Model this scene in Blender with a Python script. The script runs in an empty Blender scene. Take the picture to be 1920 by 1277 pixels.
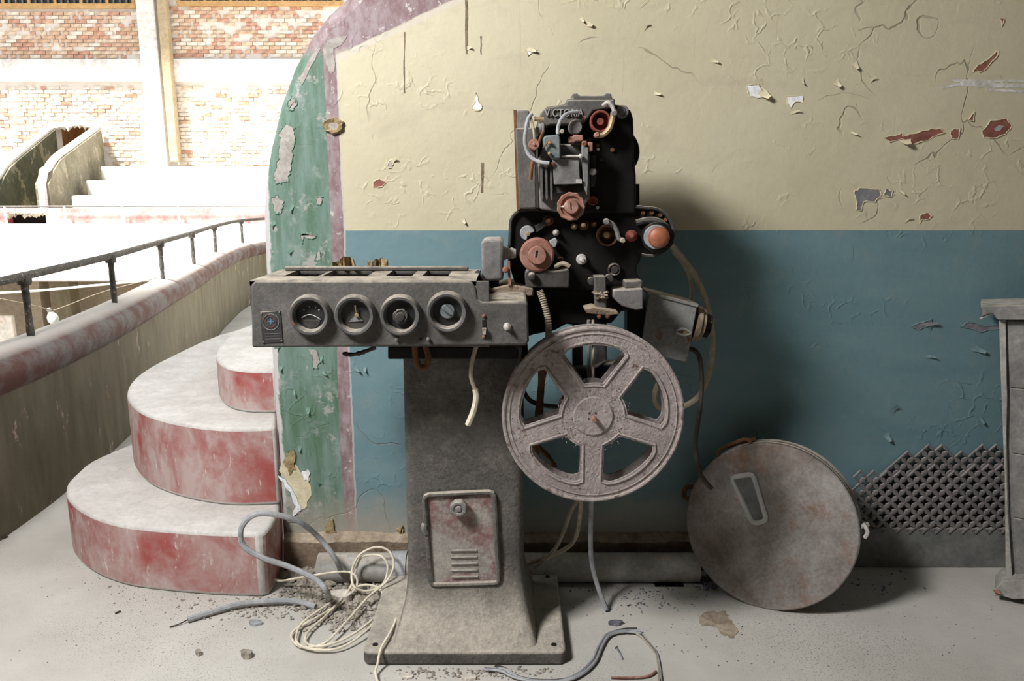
import bpy, bmesh, math, random
from mathutils import Vector, Matrix
random.seed(7)
SC = bpy.context.scene
COL = SC.collection
# ------------------------------------------------------------------ camera
F = 1440.0; CX = 960.0; CY = 638.5; H = 1.27
TH = math.radians(11.2); ST, CT = math.sin(TH), math.cos(TH)
cam = bpy.data.cameras.new('camera'); cam.sensor_width = 36; cam.lens = 36*F/1920; cam.clip_end = 200
co = bpy.data.objects.new('camera', cam); COL.objects.link(co)
co.location = (0, 0, H); co.rotation_euler = (math.pi/2-TH, 0, 0)
SC.camera = co
# ------------------------------------------------------------------ light
w = bpy.data.worlds.new('sky'); SC.world = w; w.use_nodes = True
w.node_tree.nodes['Background'].inputs[0].default_value = (0.93, 0.97, 1.0, 1)
w.node_tree.nodes['Background'].inputs[1].default_value = 1.3
def lamp(name, typ, loc, direction, **kw):
    l = bpy.data.lights.new(name, typ)
    for k, v in kw.items(): setattr(l, k, v)
    o = bpy.data.objects.new(name, l); COL.objects.link(o); o.location = loc
    o.rotation_euler = Vector(direction).to_track_quat('-Z', 'Y').to_euler()
    return o
lamp('sun', 'SUN', (-6, 4, 9), (0.30, 0.42, -0.82), energy=15.0, angle=math.radians(9), color=(1, 0.965, 0.9))
LD = Vector((0.555, 0.505, -0.665)).normalized()
lamp('daylight_area', 'AREA', Vector((0.0, 2.1, 0.9))-2.9*LD, LD, energy=132, shape='SQUARE', size=.6, color=(1, 0.99, 0.985))  # added area lamp standing in for daylight; the ceiling has no opening here
SC.view_settings.view_transform = 'Standard'; SC.view_settings.look = 'None'
SC.view_settings.exposure = 0.0; SC.view_settings.gamma = 1.0; SC.view_settings.use_curve_mapping = False

# ------------------------------------------------------------------ geometry of the view (photo 1920x1277)
def at(px, py, D):
    u = (px-CX)/F; v = (py-CY)/F; k = D/(CT-v*ST)
    return Vector((u*k, D, H-k*(ST+v*CT)))
def onz(px, py, z):
    u = (px-CX)/F; v = (py-CY)/F; k = (H-z)/(ST+v*CT)
    return Vector((u*k, k*(CT-v*ST), z))
def mpp(py, D): return D/(CT-((py-CY)/F)*ST)/F          # metres per pixel

# ------------------------------------------------------------------ materials
class NT:
    def __init__(s, name):
        s.m = bpy.data.materials.new(name); s.m.use_nodes = True; s.t = s.m.node_tree
        s.b = s.t.nodes['Principled BSDF']
    def n(s, typ, **kw):
        d = s.t.nodes.new(typ)
        for k, v in kw.items(): setattr(d, k, v)
        return d
    def put(s, sock, val):
        if isinstance(val, bpy.types.NodeSocket): s.t.links.new(val, sock)
        elif isinstance(val, tuple) and len(val) == 3 and sock.type == 'RGBA': sock.default_value = (*val, 1)
        else: sock.default_value = val
    def math(s, op, a, b=0.0, c=None, clamp=False):
        d = s.n('ShaderNodeMath', operation=op, use_clamp=clamp); s.put(d.inputs[0], a); s.put(d.inputs[1], b)
        if c is not None: s.put(d.inputs[2], c)
        return d.outputs[0]
    def step(s, a, lo, hi):
        d = s.n('ShaderNodeMapRange'); d.clamp = True
        s.put(d.inputs[0], a); s.put(d.inputs[1], lo); s.put(d.inputs[2], hi); return d.outputs[0]
    def mix(s, f, a, b):
        d = s.n('ShaderNodeMix', data_type='RGBA'); s.put(d.inputs[0], f); s.put(d.inputs[6], a); s.put(d.inputs[7], b)
        return d.outputs[2]
    def coord(s): return s.n('ShaderNodeTexCoord').outputs['Object']
    def noise(s, vec, scale, detail=5.0, rough=0.6, dist=0.0):
        d = s.n('ShaderNodeTexNoise'); s.put(d.inputs['Vector'], vec); d.inputs['Scale'].default_value = scale
        d.inputs['Detail'].default_value = detail; d.inputs['Roughness'].default_value = rough; d.inputs['Distortion'].default_value = dist
        return d.outputs[0]
    def voro(s, vec, scale, feature='DISTANCE_TO_EDGE'):
        d = s.n('ShaderNodeTexVoronoi', feature=feature); s.put(d.inputs['Vector'], vec); d.inputs['Scale'].default_value = scale
        return d.outputs['Distance']
    def scale(s, vec, sc):
        d = s.n('ShaderNodeMapping'); s.put(d.inputs[0], vec); d.inputs['Scale'].default_value = sc; return d.outputs[0]
    def warp(s, vec, sc, amt):
        nz = s.n('ShaderNodeTexNoise'); s.put(nz.inputs['Vector'], vec); nz.inputs['Scale'].default_value = sc
        a = s.n('ShaderNodeVectorMath', operation='SUBTRACT'); s.put(a.inputs[0], nz.outputs['Color']); a.inputs[1].default_value = (.5, .5, .5)
        b = s.n('ShaderNodeVectorMath', operation='SCALE'); s.put(b.inputs[0], a.outputs[0]); b.inputs['Scale'].default_value = amt
        c = s.n('ShaderNodeVectorMath', operation='ADD'); s.put(c.inputs[0], vec); s.put(c.inputs[1], b.outputs[0]); return c.outputs[0]
    def up(s):
        d = s.n('ShaderNodeSeparateXYZ'); s.put(d.inputs[0], s.n('ShaderNodeNewGeometry').outputs['Normal']); return d.outputs[2]
    def bump(s, h, strength=.3, dist=.005):
        d = s.n('ShaderNodeBump'); s.put(d.inputs['Height'], h); d.inputs['Strength'].default_value = strength; d.inputs['Distance'].default_value = dist
        s.t.links.new(d.outputs[0], s.b.inputs['Normal'])
    def done(s, col, rough=.8, metal=0.0, spec=.3):
        s.put(s.b.inputs['Base Color'], col); s.put(s.b.inputs['Roughness'], rough); s.b.inputs['Metallic'].default_value = metal
        s.b.inputs['Specular IOR Level'].default_value = spec
        return s.m
def mk(name, c1, c2, sc=12, rough=.8, metal=0, bump=.3, bsc=90, bdist=.003, spot=None, spot_sc=9, spot_lo=.58, spot_hi=.66, dust=None, dust_lo=.25, dust_hi=.9, spec=.3, dn=(.25, .55), grime=.6):
    n = NT(name); c = n.coord()
    col = n.mix(n.step(n.noise(c, sc), .35, .65), c1, c2)
    if spot: col = n.mix(n.step(n.noise(c, spot_sc, 8, .7), spot_lo, spot_hi), col, spot)
    if dust:
        f = n.math('MULTIPLY', n.step(n.up(), dust_lo, dust_hi), n.step(n.noise(c, 25), *dn)); col = n.mix(f, col, dust)
    g = n.n('ShaderNodeMix', data_type='RGBA'); g.blend_type = 'MULTIPLY'; g.inputs[0].default_value = grime; n.put(g.inputs[6], col)
    gv = n.math('ADD', n.math('MULTIPLY', n.step(n.noise(c, bsc*.8, 5, .75), .3, .7), .75), n.math('MULTIPLY', n.step(n.noise(c, bsc*.12, 6, .7), .3, .7), .7))
    cmb = n.n('ShaderNodeCombineColor'); gq = n.math('ADD', gv, .28)
    for i_ in range(3): n.put(cmb.inputs[i_], gq)
    n.put(g.inputs[7], cmb.outputs[0]); g.clamp_result = True; col = g.outputs[2]
    h = n.math('ADD', n.noise(c, bsc, 6, .7), n.math('MULTIPLY', n.noise(c, bsc*.25), .8))
    n.bump(h, bump, bdist)
    return n.done(col, rough, metal, spec)
DUST = (.36, .315, .25)
MT = {}
MT['machine'] = mk('machine_grey', (.085, .08, .074), (.125, .115, .105), 8, .75, 0, .5, 120, .003, (.16, .15, .14), 14, .6, .75, dust=DUST)
MT['pedestal'] = mk('pedestal_grey', (.095, .088, .08), (.135, .125, .112), 5, .85, 0, .8, 100, .005, (.165, .15, .13), 10, .52, .7, dust=(.42, .38, .32), dust_lo=.06, dust_hi=.6, dn=(-.35, .4))
MT['black'] = mk('black_enamel', (.006, .0056, .0053), (.011, .010, .009), 8, .6, 0, .2, 70, .002, (.04, .02, .012), 22, .68, .75, dust=(.16, .13, .10), dust_lo=.5, dust_hi=1.0, spec=.2)
MT['darkmetal'] = mk('dark_metal', (.035, .033, .032), (.06, .055, .05), 12, .7, 0, .4, 100, .002, (.10, .055, .035), 16, .62, .7, dust=DUST)
MT['grey'] = mk('dusty_grey', (.15, .145, .14), (.22, .21, .20), 10, .75, 0, .4, 110, .002, (.11, .07, .05), 18, .66, .74, dust=(.40, .36, .30))
MT['bluegrey'] = mk('blue_grey', (.10, .125, .13), (.15, .17, .17), 12, .7, 0, .3, 100, .002, (.22, .2, .17), 20, .62, .7)
MT['light'] = mk('pale_metal', (.42, .40, .37), (.55, .52, .48), 30, .5, .2, .2, 120, .001, (.28, .2, .14), 40, .6, .68)
MT['rustpink'] = mk('rust_pink', (.23, .10, .07), (.33, .175, .13), 18, .8, 0, .4, 130, .002, (.45, .33, .27), 24, .58, .68)
MT['rust'] = mk('rust', (.10, .045, .022), (.19, .085, .04), 22, .85, 0, .5, 120, .002)
MT['redrust'] = mk('red_rust', (.17, .045, .03), (.25, .075, .05), 22, .8, 0, .4, 120, .002)
MT['brass'] = mk('dull_brass', (.32, .23, .12), (.42, .33, .19), 30, .5, .3, .2, 120, .001)
MT['orange'] = mk('orange_plastic', (.26, .08, .038), (.30, .10, .05), 10, .5, 0, .05, 60, .001, spec=.5)
MT['reel'] = mk('reel_paint', (.33, .28, .265), (.41, .355, .335), 10, .85, 0, .9, 110, .005, (.12, .075, .05), 24, .58, .66, dust=(.40, .35, .31))
MT['can'] = mk('can_tin', (.15, .12, .10), (.36, .335, .315), 3.2, .55, .25, .25, 130, .001, (.195, .105, .068), 8, .54, .68)
MT['canrim'] = mk('can_rim', (.26, .24, .21), (.36, .33, .29), 8, .55, .25, .25, 130, .001, (.16, .085, .05), 10, .52, .62, dust=(.42, .38, .32))
MT['switchbox'] = mk('switch_box_paint', (.22, .225, .215), (.28, .28, .265), 8, .6, 0, .3, 120, .001, (.20, .105, .055), 26, .57, .66, dust=(.42, .36, .29))
MT['grille'] = mk('grille_iron', (.13, .12, .118), (.19, .175, .17), 12, .8, 0, .5, 140, .002, (.24, .22, .21), 20, .6, .7, dust=(.36, .33, .31), dust_lo=.45)
MT['wood'] = mk('grey_wood', (.17, .165, .155), (.26, .25, .235), 6, .85, 0, .5, 60, .003, (.36, .34, .31), 7, .58, .7, dust=(.42, .39, .34))
MT['woodedge'] = mk('pale_worn_wood', (.30, .285, .26), (.42, .40, .36), 14, .85, 0, .5, 80, .003)
MT['pipe'] = mk('grey_pipe', (.30, .29, .27), (.37, .355, .33), 6, .6, 0, .15, 80, .002, (.2, .15, .11), 12, .62, .7, dust=(.44, .40, .34), dust_lo=.6)
MT['skirt'] = mk('skirting_paint', (.15, .155, .15), (.21, .21, .20), 5, .75, 0, .3, 60, .003, (.08, .085, .10), 6, .56, .7, dust=(.36, .33, .29))
MT['ledge'] = mk('dirty_ledge', (.17, .125, .085), (.25, .19, .135), 12, .9, 0, .8, 70, .006, dust=(.38, .31, .23))
MT['cream'] = mk('cream_wire', (.62, .55, .42), (.72, .66, .53), 30, .6, 0, .1, 60, .001)
MT['greycable'] = mk('grey_cable', (.27, .28, .29), (.36, .365, .37), 20, .6, 0, .1, 60, .001)
MT['darkcable'] = mk('dark_cable', (.035, .03, .027), (.07, .06, .05), 20, .75, 0, .3, 90, .001)
MT['tancable'] = mk('tan_cable', (.30, .25, .18), (.40, .34, .26), 20, .7, 0, .2, 60, .001)
MT['debris'] = mk('debris', (.20, .17, .14), (.40, .36, .30), 40, .95, 0, .5, 90, .002)
MT['flint'] = mk('slate_chip', (.10, .11, .14), (.22, .22, .25), 40, .85, 0, .5, 90, .002)
MT['brickbit'] = mk('brick_bit', (.42, .26, .19), (.52, .36, .28), 30, .9, 0, .5, 90, .002)
MT['gold'] = mk('torn_plaster_edge', (.24, .16, .07), (.48, .38, .22), 40, .9, 0, .9, 110, .006)
MT['plaster'] = mk('bare_plaster', (.55, .50, .43), (.68, .63, .56), 20, .9, 0, .6, 90, .003)
MT['white'] = mk('white_undercoat', (.74, .75, .78), (.84, .84, .85), 25, .9, 0, .4, 90, .002)
MT['smear'] = mk('chalky_smear', (.50, .48, .43), (.66, .65, .62), 30, .9, 0, .5, 90, .002)
MT['redpatch'] = mk('red_undercoat', (.20, .075, .055), (.29, .12, .09), 25, .8, 0, .5, 90, .002)
MT['greypatch'] = mk('grey_undercoat', (.15, .145, .16), (.25, .24, .25), 30, .85, 0, .5, 90, .002)
MT['beige'] = mk('beige_plaster', (.34, .305, .28), (.43, .40, .37), 20, .9, 0, .5, 90, .002)
MT['creampaint'] = mk('cream_paint_flake', (.56, .49, .33), (.64, .57, .40), 20, .8, 0, .3, 60, .001)
MT['bluepaint'] = mk('blue_paint_flake', (.13, .21, .23), (.17, .25, .27), 20, .7, 0, .3, 60, .001)
MT['greenpaint'] = mk('green_paint_flake', (.13, .23, .17), (.17, .28, .21), 20, .7, 0, .3, 60, .001)
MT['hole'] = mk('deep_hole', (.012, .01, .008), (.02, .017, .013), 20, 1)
MT['dial'] = mk('dial_black', (.012, .012, .013), (.03, .03, .03), 30, .35, 0, .1, 60, .001, spec=.5)
MT['bezel'] = mk('bezel_grey', (.075, .075, .073), (.12, .115, .11), 14, .5, 0, .3, 100, .001, (.22, .11, .06), 16, .60, .70, dust=(.33, .29, .24))
MT['paper'] = mk('white_mark', (.7, .7, .66), (.8, .8, .77), 30, .8)
MT['blue'] = mk('blue_mark', (.05, .13, .25), (.09, .2, .32), 60, .6)
MT['redmark'] = mk('red_mark', (.16, .05, .05), (.2, .07, .07), 60, .6)
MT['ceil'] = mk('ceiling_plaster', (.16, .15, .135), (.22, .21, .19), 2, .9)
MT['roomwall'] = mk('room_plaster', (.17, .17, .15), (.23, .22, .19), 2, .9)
MT['railmetal'] = mk('rail_iron', (.055, .05, .04), (.11, .10, .085), 40, .8, 0, .6, 120, .004, (.32, .3, .27), 60, .58, .66)
MT['farwhite'] = mk('sunlit_plaster', (.72, .69, .65), (.80, .77, .73), 2, .9, 0, .3, 10, .02, (.74, .50, .46), 3, .62, .7)
MT['farred'] = mk('faded_red_band', (.56, .12, .12), (.72, .48, .44), 1.6, .9)
MT['mortar'] = mk('old_mortar', (.74, .68, .60), (.82, .77, .70), 3, .9, 0, .3, 20, .02, grime=.15)
MT['brick'] = [mk('old_brick', a, b, 6, .9, 0, .4, 30, .01) for a, b in (((.50, .31, .20), (.64, .45, .32)), ((.58, .42, .29), (.70, .56, .42)), ((.46, .23, .15), (.60, .36, .26)), ((.70, .62, .52), (.78, .70, .60)))]
MT['olive'] = mk('olive_wing_wall', (.17, .16, .11), (.25, .23, .17), 2, .9, 0, .4, 20, .01, (.34, .31, .24), 1.5, .55, .6)
MT['darkolive'] = mk('dark_green_wing', (.08, .085, .055), (.13, .13, .09), 2, .9, 0, .4, 20, .01, (.30, .27, .19), 1.1, .54, .56)
MT['brown'] = mk('brown_passage', (.24, .105, .035), (.28, .13, .045), 2, .9)
MT['winframe'] = mk('pine_frame', (.50, .30, .12), (.58, .37, .17), 6, .8)
MT['post'] = mk('tan_post', (.42, .33, .20), (.5, .4, .26), 3, .9)
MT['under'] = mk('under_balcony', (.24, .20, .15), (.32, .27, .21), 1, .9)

def mat_floor():
    n = NT('dusty_floor'); c = n.coord()
    col = n.mix(n.step(n.noise(c, 2.2, 6, .6), .35, .65), (.44, .415, .375), (.55, .525, .48))
    sp = n.step(n.noise(c, 210, 2, .6), .56, .66)
    col = n.mix(n.math('MULTIPLY', sp, n.step(n.noise(c, 1.6, 3), .42, .62)), col, (.22, .20, .185))
    col = n.mix(n.math('MULTIPLY', n.step(n.noise(c, 9, 8, .75), .66, .7), .6), col, (.27, .21, .165))
    n.bump(n.math('ADD', n.noise(c, 160, 4, .7), n.noise(c, 25, 5, .6)), .35, .003)
    return n.done(col, .9)
MT['floor'] = mat_floor()
def mat_red():
    n = NT('worn_red_riser'); c = n.coord()
    f = n.step(n.noise(n.scale(c, (1, 1, .7)), 7, 9, .68, .6), .36, .58)
    col = n.mix(f, (.36, .15, .14), (.47, .36, .335))
    col = n.mix(n.step(n.noise(c, 5, 4), .52, .68), col, (.35, .085, .075))
    col = n.mix(n.step(n.noise(n.scale(c, (2, 2, .6)), 22, 7, .75), .60, .66), col, (.62, .57, .52))
    n.bump(n.noise(c, 60, 6, .7), .4, .004)
    return n.done(col, .85)
MT['riser'] = mat_red()
MT['tread'] = mk('dusty_tread', (.50, .475, .44), (.61, .585, .55), 7, .92, 0, .5, 70, .004, (.47, .44, .43), 16, .56, .7, grime=.22)
def mat_parapet():
    n = NT('parapet_olive'); c = n.coord()
    col = n.mix(n.step(n.noise(n.scale(c, (3, 3, .8)), 4, 6), .35, .65), (.125, .108, .072), (.18, .16, .11))
    col = n.mix(n.step(n.noise(n.scale(c, (1, 1, .5)), 9, 8, .7), .63, .67), col, (.42, .33, .26))
    n.bump(n.noise(c, 40, 6, .7), .3, .006)
    return n.done(col, .85)
MT['parapet'] = mat_parapet()
def mat_coping():
    n = NT('coping_worn_lit_top'); c = n.coord()
    f = n.noise(c, 6, 9, .7)
    col = n.mix(n.step(f, .42, .58), (.09, .036, .028), (.135, .122, .116))
    col = n.mix(n.step(n.noise(c, 14, 8, .7), .60, .66), col, (.10, .09, .085))
    col = n.mix(n.step(n.up(), .72, .98), col, (.50, .46, .42))  # paler where it faces up: light on the top put into the colour
    n.bump(f, .5, .01)
    return n.done(col, .7)
MT['coping'] = mat_coping()

WY = 2.45                                               # the painted wall's front
ZB = at(1300, 432, WY).z                                # cream above, blue below
P1 = at(655, 92, WY); P2 = at(850, 0, WY); SL = (P2.z-P1.z)/(P2.x-P1.x)
def mat_wall():
    n = NT('painted_wall'); c0 = n.coord(); c = n.warp(n.warp(c0, 9, .010), 45, .004)
    sx = n.n('ShaderNodeSeparateXYZ'); n.put(sx.inputs[0], c); X, Z = sx.outputs[0], sx.outputs[2]
    s0 = n.n('ShaderNodeSeparateXYZ'); n.put(s0.inputs[0], c0); Z0 = s0.outputs[2]
    big = n.noise(c0, 1.7, 5, .6); fine = n.noise(c0, 14, 8, .7)
    cream = n.mix(n.step(big, .3, .7), (.515, .462, .315), (.59, .54, .385))
    cream = n.mix(n.math('MULTIPLY', n.step(n.noise(n.scale(c0, (1, 1, 2.2)), 5, 8, .7, .8), .52, .75), .45), cream, (.42, .365, .27))
    blue = n.mix(n.step(n.noise(n.scale(c0, (1, 1, 3)), 3, 6), .3, .7), (.125, .222, .25), (.165, .262, .285))
    blue = n.mix(n.math('MULTIPLY', n.step(fine, .55, .7), .5), blue, (.23, .27, .26))
    streak = n.noise(n.scale(c0, (7, 7, 1)), 5, 6, .65)
    green = n.mix(n.step(streak, .36, .62), (.082, .155, .098), (.165, .245, .21))
    green = n.mix(n.math('MULTIPLY', n.step(fine, .55, .64), .6), green, (.27, .32, .295))
    green = n.mix(n.math('MULTIPLY', n.step(n.noise(c0, 6, 9, .75), .58, .61), .8), green, (.38, .36, .34))
    wear = n.math('SUBTRACT', n.math('ADD', -.785, n.math('MULTIPLY', n.noise(c0, 10, 8, .7), .04)), X)
    green = n.mix(n.step(wear, .0, .006), green, (.52, .50, .49))
    purple = n.mix(n.step(n.noise(n.scale(c0, (2, 2, 1)), 16, 8, .7), .4, .6), (.215, .135, .14), (.33, .265, .275))
    purple = n.mix(n.step(n.noise(c0, 34, 6, .7), .62, .66), purple, (.52, .48, .44))
    main = n.mix(n.step(s0.outputs[2] if False else n.math('ADD', Z0, n.math('MULTIPLY', n.noise(c0, 8), .006)), ZB+.002, ZB+.005), blue, cream)
    col = n.mix(n.step(X, -.5335, -.5315), purple, main)
    edge = n.math('MULTIPLY', n.step(X, -.5345, -.5335), n.math('SUBTRACT', 1.0, n.step(X, -.5285, -.5275)))
    col = n.mix(n.math('MULTIPLY', edge, .7), col, (.50, .47, .45))
    col = n.mix(n.step(X, -.573, -.571), green, col)
    line = n.math('SUBTRACT', n.math('SUBTRACT', Z, P1.z), n.math('MULTIPLY', n.math('SUBTRACT', X, P1.x), SL))
    topz = n.math('MULTIPLY', n.step(line, -.003, .003), n.step(Z, at(600, 100, WY).z-.02, at(600, 100, WY).z+.02))
    col = n.mix(topz, col, purple)
    rim = n.math('MULTIPLY', n.step(line, -.022, -.016), n.math('SUBTRACT', 1.0, n.step(line, -.002, .002)))
    col = n.mix(n.math('MULTIPLY', n.math('MULTIPLY', rim, n.step(X, P1.x-.06, P1.x-.03)), .55), col, (.56, .52, .47))
    # grime: vertical drip streaks, hairline cracks, splash dirt rising from the floor
    drip = n.math('MULTIPLY', n.step(n.noise(n.scale(c0, (26, 26, .8)), 2.2, 4, .6), .66, .74), n.step(big, .45, .6))
    col = n.mix(n.math('MULTIPLY', drip, .35), col, (.22, .18, .13))
    wv = n.warp(n.warp(c0, 2.5, .35), 12, .07)
    crack = n.math('MULTIPLY', n.math('SUBTRACT', 1.0, n.step(n.voro(wv, 1.5), .0012, .0035)), n.step(n.noise(c0, 2.6, 3), .54, .60))
    col = n.mix(n.math('MULTIPLY', crack, .55), col, (.20, .165, .12))
    peel = n.math('MULTIPLY', n.math('SUBTRACT', 1.0, n.step(n.voro(n.warp(c0, 20, .07), 15), .02, .07)), n.math('MULTIPLY', n.step(n.noise(n.scale(c0, (1, 1, 2.4)), 2.1, 3), .52, .62), n.step(n.noise(c0, 18, 2), .45, .6)))
    splash = n.math('SUBTRACT', n.math('ADD', .20, n.math('MULTIPLY', n.noise(c0, 7, 6, .7), .16)), Z0)
    col = n.mix(n.math('MULTIPLY', n.step(splash, .0, .16), .85), col, (.36, .32, .265))
    h = n.math('ADD', n.math('MULTIPLY', n.noise(c0, 45, 6, .65), .5), n.math('MULTIPLY', peel, .8))
    h = n.math('SUBTRACT', h, n.math('MULTIPLY', crack, .8))
    h = n.math('ADD', h, n.math('MULTIPLY', n.noise(c0, 7, 3), .8))
    n.bump(h, .45, .006)
    return n.done(col, .62, 0, .35)
MT['wall'] = mat_wall()

# ------------------------------------------------------------------ mesh helpers
def catmull(pts, k=6):
    pts = [Vector(p) for p in pts]; out = []
    for i in range(len(pts)-1):
        p0 = pts[max(i-1, 0)]; p1 = pts[i]; p2 = pts[i+1]; p3 = pts[min(i+2, len(pts)-1)]
        for j in range(k):
            t = j/k
            out.append(.5*((2*p1)+(p2-p0)*t+(2*p0-5*p1+4*p2-p3)*t*t+(3*p1-p0-3*p2+p3)*t**3))
    return out+[pts[-1]]
class MB:
    def __init__(s): s.v = []; s.f = []; s.mi = []
    def add(s, vs, fs, mi=0):
        o = len(s.v); s.v += [Vector(v) for v in vs]; s.f += [tuple(i+o for i in f) for f in fs]; s.mi += [mi]*len(fs); return s
    def box(s, a, b, rot=None, mi=0):
        a, b = Vector(a), Vector(b); c = (a+b)/2
        vs = [Vector((x, y, z)) for x in (a.x, b.x) for y in (a.y, b.y) for z in (a.z, b.z)]
        if rot is not None: vs = [c+rot@(v-c) for v in vs]
        return s.add(vs, [(0, 1, 3, 2), (4, 6, 7, 5), (0, 4, 5, 1), (2, 3, 7, 6), (0, 2, 6, 4), (1, 5, 7, 3)], mi)
    def prism(s, pts, vec, mi=0, mside=None):
        n = len(pts); pts = [Vector(p) for p in pts]; vec = Vector(vec)
        o = len(s.v); s.v += pts+[p+vec for p in pts]
        s.f.append(tuple(o+i for i in range(n))); s.mi.append(mi)
        s.f.append(tuple(o+n+i for i in reversed(range(n)))); s.mi.append(mi)
        for i in range(n):
            j = (i+1) % n; s.f.append((o+i, o+n+i, o+n+j, o+j)); s.mi.append(mi if mside is None else mside)
        return s
    def lathe(s, prof, org, ax=(0, -1, 0), n=28, scal=None, mi=0):
        org = Vector(org); ax = Vector(ax).normalized()
        u = ax.orthogonal().normalized() if abs(ax.z) > .9 or abs(ax.x) > .9 else ax.cross(Vector((0, 0, 1))).normalized()
        w_ = ax.cross(u); o = len(s.v); m = len(prof)
        for r, h in prof:
            for k in range(n):
                a = 2*math.pi*k/n; rr = r*(scal(a) if scal else 1)
                s.v.append(org+ax*h+u*(rr*math.cos(a))+w_*(rr*math.sin(a)))
        for i in range(m-1):
            for k in range(n):
                k2 = (k+1) % n; s.f.append((o+i*n+k, o+i*n+k2, o+(i+1)*n+k2, o+(i+1)*n+k)); s.mi.append(mi)
        if prof[0][0] > 1e-6: s.f.append(tuple(o+k for k in reversed(range(n)))); s.mi.append(mi)
        if prof[-1][0] > 1e-6: s.f.append(tuple(o+(m-1)*n+k for k in range(n))); s.mi.append(mi)
        return s
    def cyl(s, a, b, r, r2=None, n=16):
        a, b = Vector(a), Vector(b); return s.lathe([(r, 0), (r if r2 is None else r2, (b-a).length)], a, b-a, n)
    def tube(s, pts, r, n=8, smooth=6, rf=None, closed=False):
        P = catmull(pts, smooth) if smooth else [Vector(p) for p in pts]
        m = len(P); o = len(s.v); up = None
        for i, p in enumerate(P):
            t = (P[min(i+1, m-1)]-P[max(i-1, 0)])
            if closed: t = P[(i+1) % m]-P[i-1]
            t.normalize()
            up = (t.orthogonal() if up is None else (up-t*up.dot(t))).normalized(); b = t.cross(up)
            rr = r if rf is None else r*rf(i/(m-1), i)
            for k in range(n):
                a = 2*math.pi*k/n; s.v.append(p+up*(rr*math.cos(a))+b*(rr*math.sin(a)))
        for i in range(m if closed else m-1):
            i2 = (i+1) % m
            for k in range(n):
                k2 = (k+1) % n; s.f.append((o+i*n+k, o+i*n+k2, o+i2*n+k2, o+i2*n+k)); s.mi.append(0)
        if not closed:
            s.f.append(tuple(o+k for k in reversed(range(n)))); s.mi.append(0)
            s.f.append(tuple(o+(m-1)*n+k for k in range(n))); s.mi.append(0)
        return s
    def rock(s, c, r, flat=.6, seed=None):
        rnd = random
        vs = []
        for (x, y, z) in ((1, 0, 0), (-1, 0, 0), (0, 1, 0), (0, -1, 0), (0, 0, 1), (0, 0, -1)):
            k = r*rnd.uniform(.55, 1.25); vs.append((x*k+rnd.uniform(-.3, .3)*r, y*k+rnd.uniform(-.3, .3)*r, z*k*flat))
        a = rnd.uniform(0, 6.28); ca, sa = math.cos(a), math.sin(a)
        vs = [Vector((x*ca-y*sa, x*sa+y*ca, z))+Vector(c) for x, y, z in vs]
        return s.add(vs, [(0, 2, 4), (2, 1, 4), (1, 3, 4), (3, 0, 4), (2, 0, 5), (1, 2, 5), (3, 1, 5), (0, 3, 5)])
    def build(s, name, mats, parent=None, bevel=0, seg=2, ang=35, flat=False, origin=None):
        me = bpy.data.meshes.new(name)
        org = ORG[parent.name] if parent else None
        if org is None:
            if origin is None:
                xs = [v.x for v in s.v]; ys = [v.y for v in s.v]; zs = [v.z for v in s.v]
                origin = Vector(((min(xs)+max(xs))/2, (min(ys)+max(ys))/2, min(zs)))
            org = Vector(origin)
        me.from_pydata([v-org for v in s.v], [], s.f)
        bm = bmesh.new(); bm.from_mesh(me); bmesh.ops.recalc_face_normals(bm, faces=bm.faces); bm.to_mesh(me); bm.free()
        mats = mats if isinstance(mats, (list, tuple)) else [mats]
        for m in mats: me.materials.append(MT[m] if isinstance(m, str) else m)
        if len(mats) > 1: me.polygons.foreach_set('material_index', s.mi)
        if not flat:
            me.shade_smooth(); me.set_sharp_from_angle(angle=math.radians(ang))
        o = bpy.data.objects.new(name, me); COL.objects.link(o)
        if parent: o.parent = parent
        else: o.location = org
        ORG[o.name] = org
        if bevel:
            b = o.modifiers.new('bevel', 'BEVEL'); b.width = bevel; b.segments = seg; b.limit_method = 'ANGLE'; b.angle_limit = math.radians(40)
        return o
ORG = {}
def thing(name, label, cat, loc, group=None):
    o = bpy.data.objects.new(name, None); COL.objects.link(o); o.location = loc; o.empty_display_size = .1
    ORG[o.name] = Vector(loc); return tag(o, label, cat, group)
def tag(o, label=None, cat=None, group=None, kind=None):
    if label: o['label'] = label
    if cat: o['category'] = cat
    if group: o['group'] = group
    if kind: o['kind'] = kind
    return o
def lab(o, l): o['label'] = l; return o
def PP(pts, D): return [at(x, y, D) for x, y in pts]
def plate(pts, D, depth, m=None):                      # frontal plate from its outline, at distance D
    return (m or MB()).prism(PP(pts, D), (0, depth, 0))
def knob(px, py, D, prof, n=28, scal=None, ax=(0, -1, 0)):      # prof: (radius in photo px, height in m)
    k = mpp(py, D); return MB().lathe([(r*k, h) for r, h in prof], at(px, py, D), ax, n, scal)
def arc(cx, cy, r, a0, a1, n=10, ry=None):
    return [(cx+r*math.cos(math.radians(a0+(a1-a0)*i/n)), cy+(ry or r)*math.sin(math.radians(a0+(a1-a0)*i/n))) for i in range(n+1)]
def rough_poly(pts, amt=2.0, k=3):
    out = []
    for i in range(len(pts)):
        a = pts[i]; b = pts[(i+1) % len(pts)]
        for j in range(k):
            t = j/k; out.append((a[0]+(b[0]-a[0])*t+random.uniform(-amt, amt), a[1]+(b[1]-a[1])*t+random.uniform(-amt, amt)))
    return out

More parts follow.
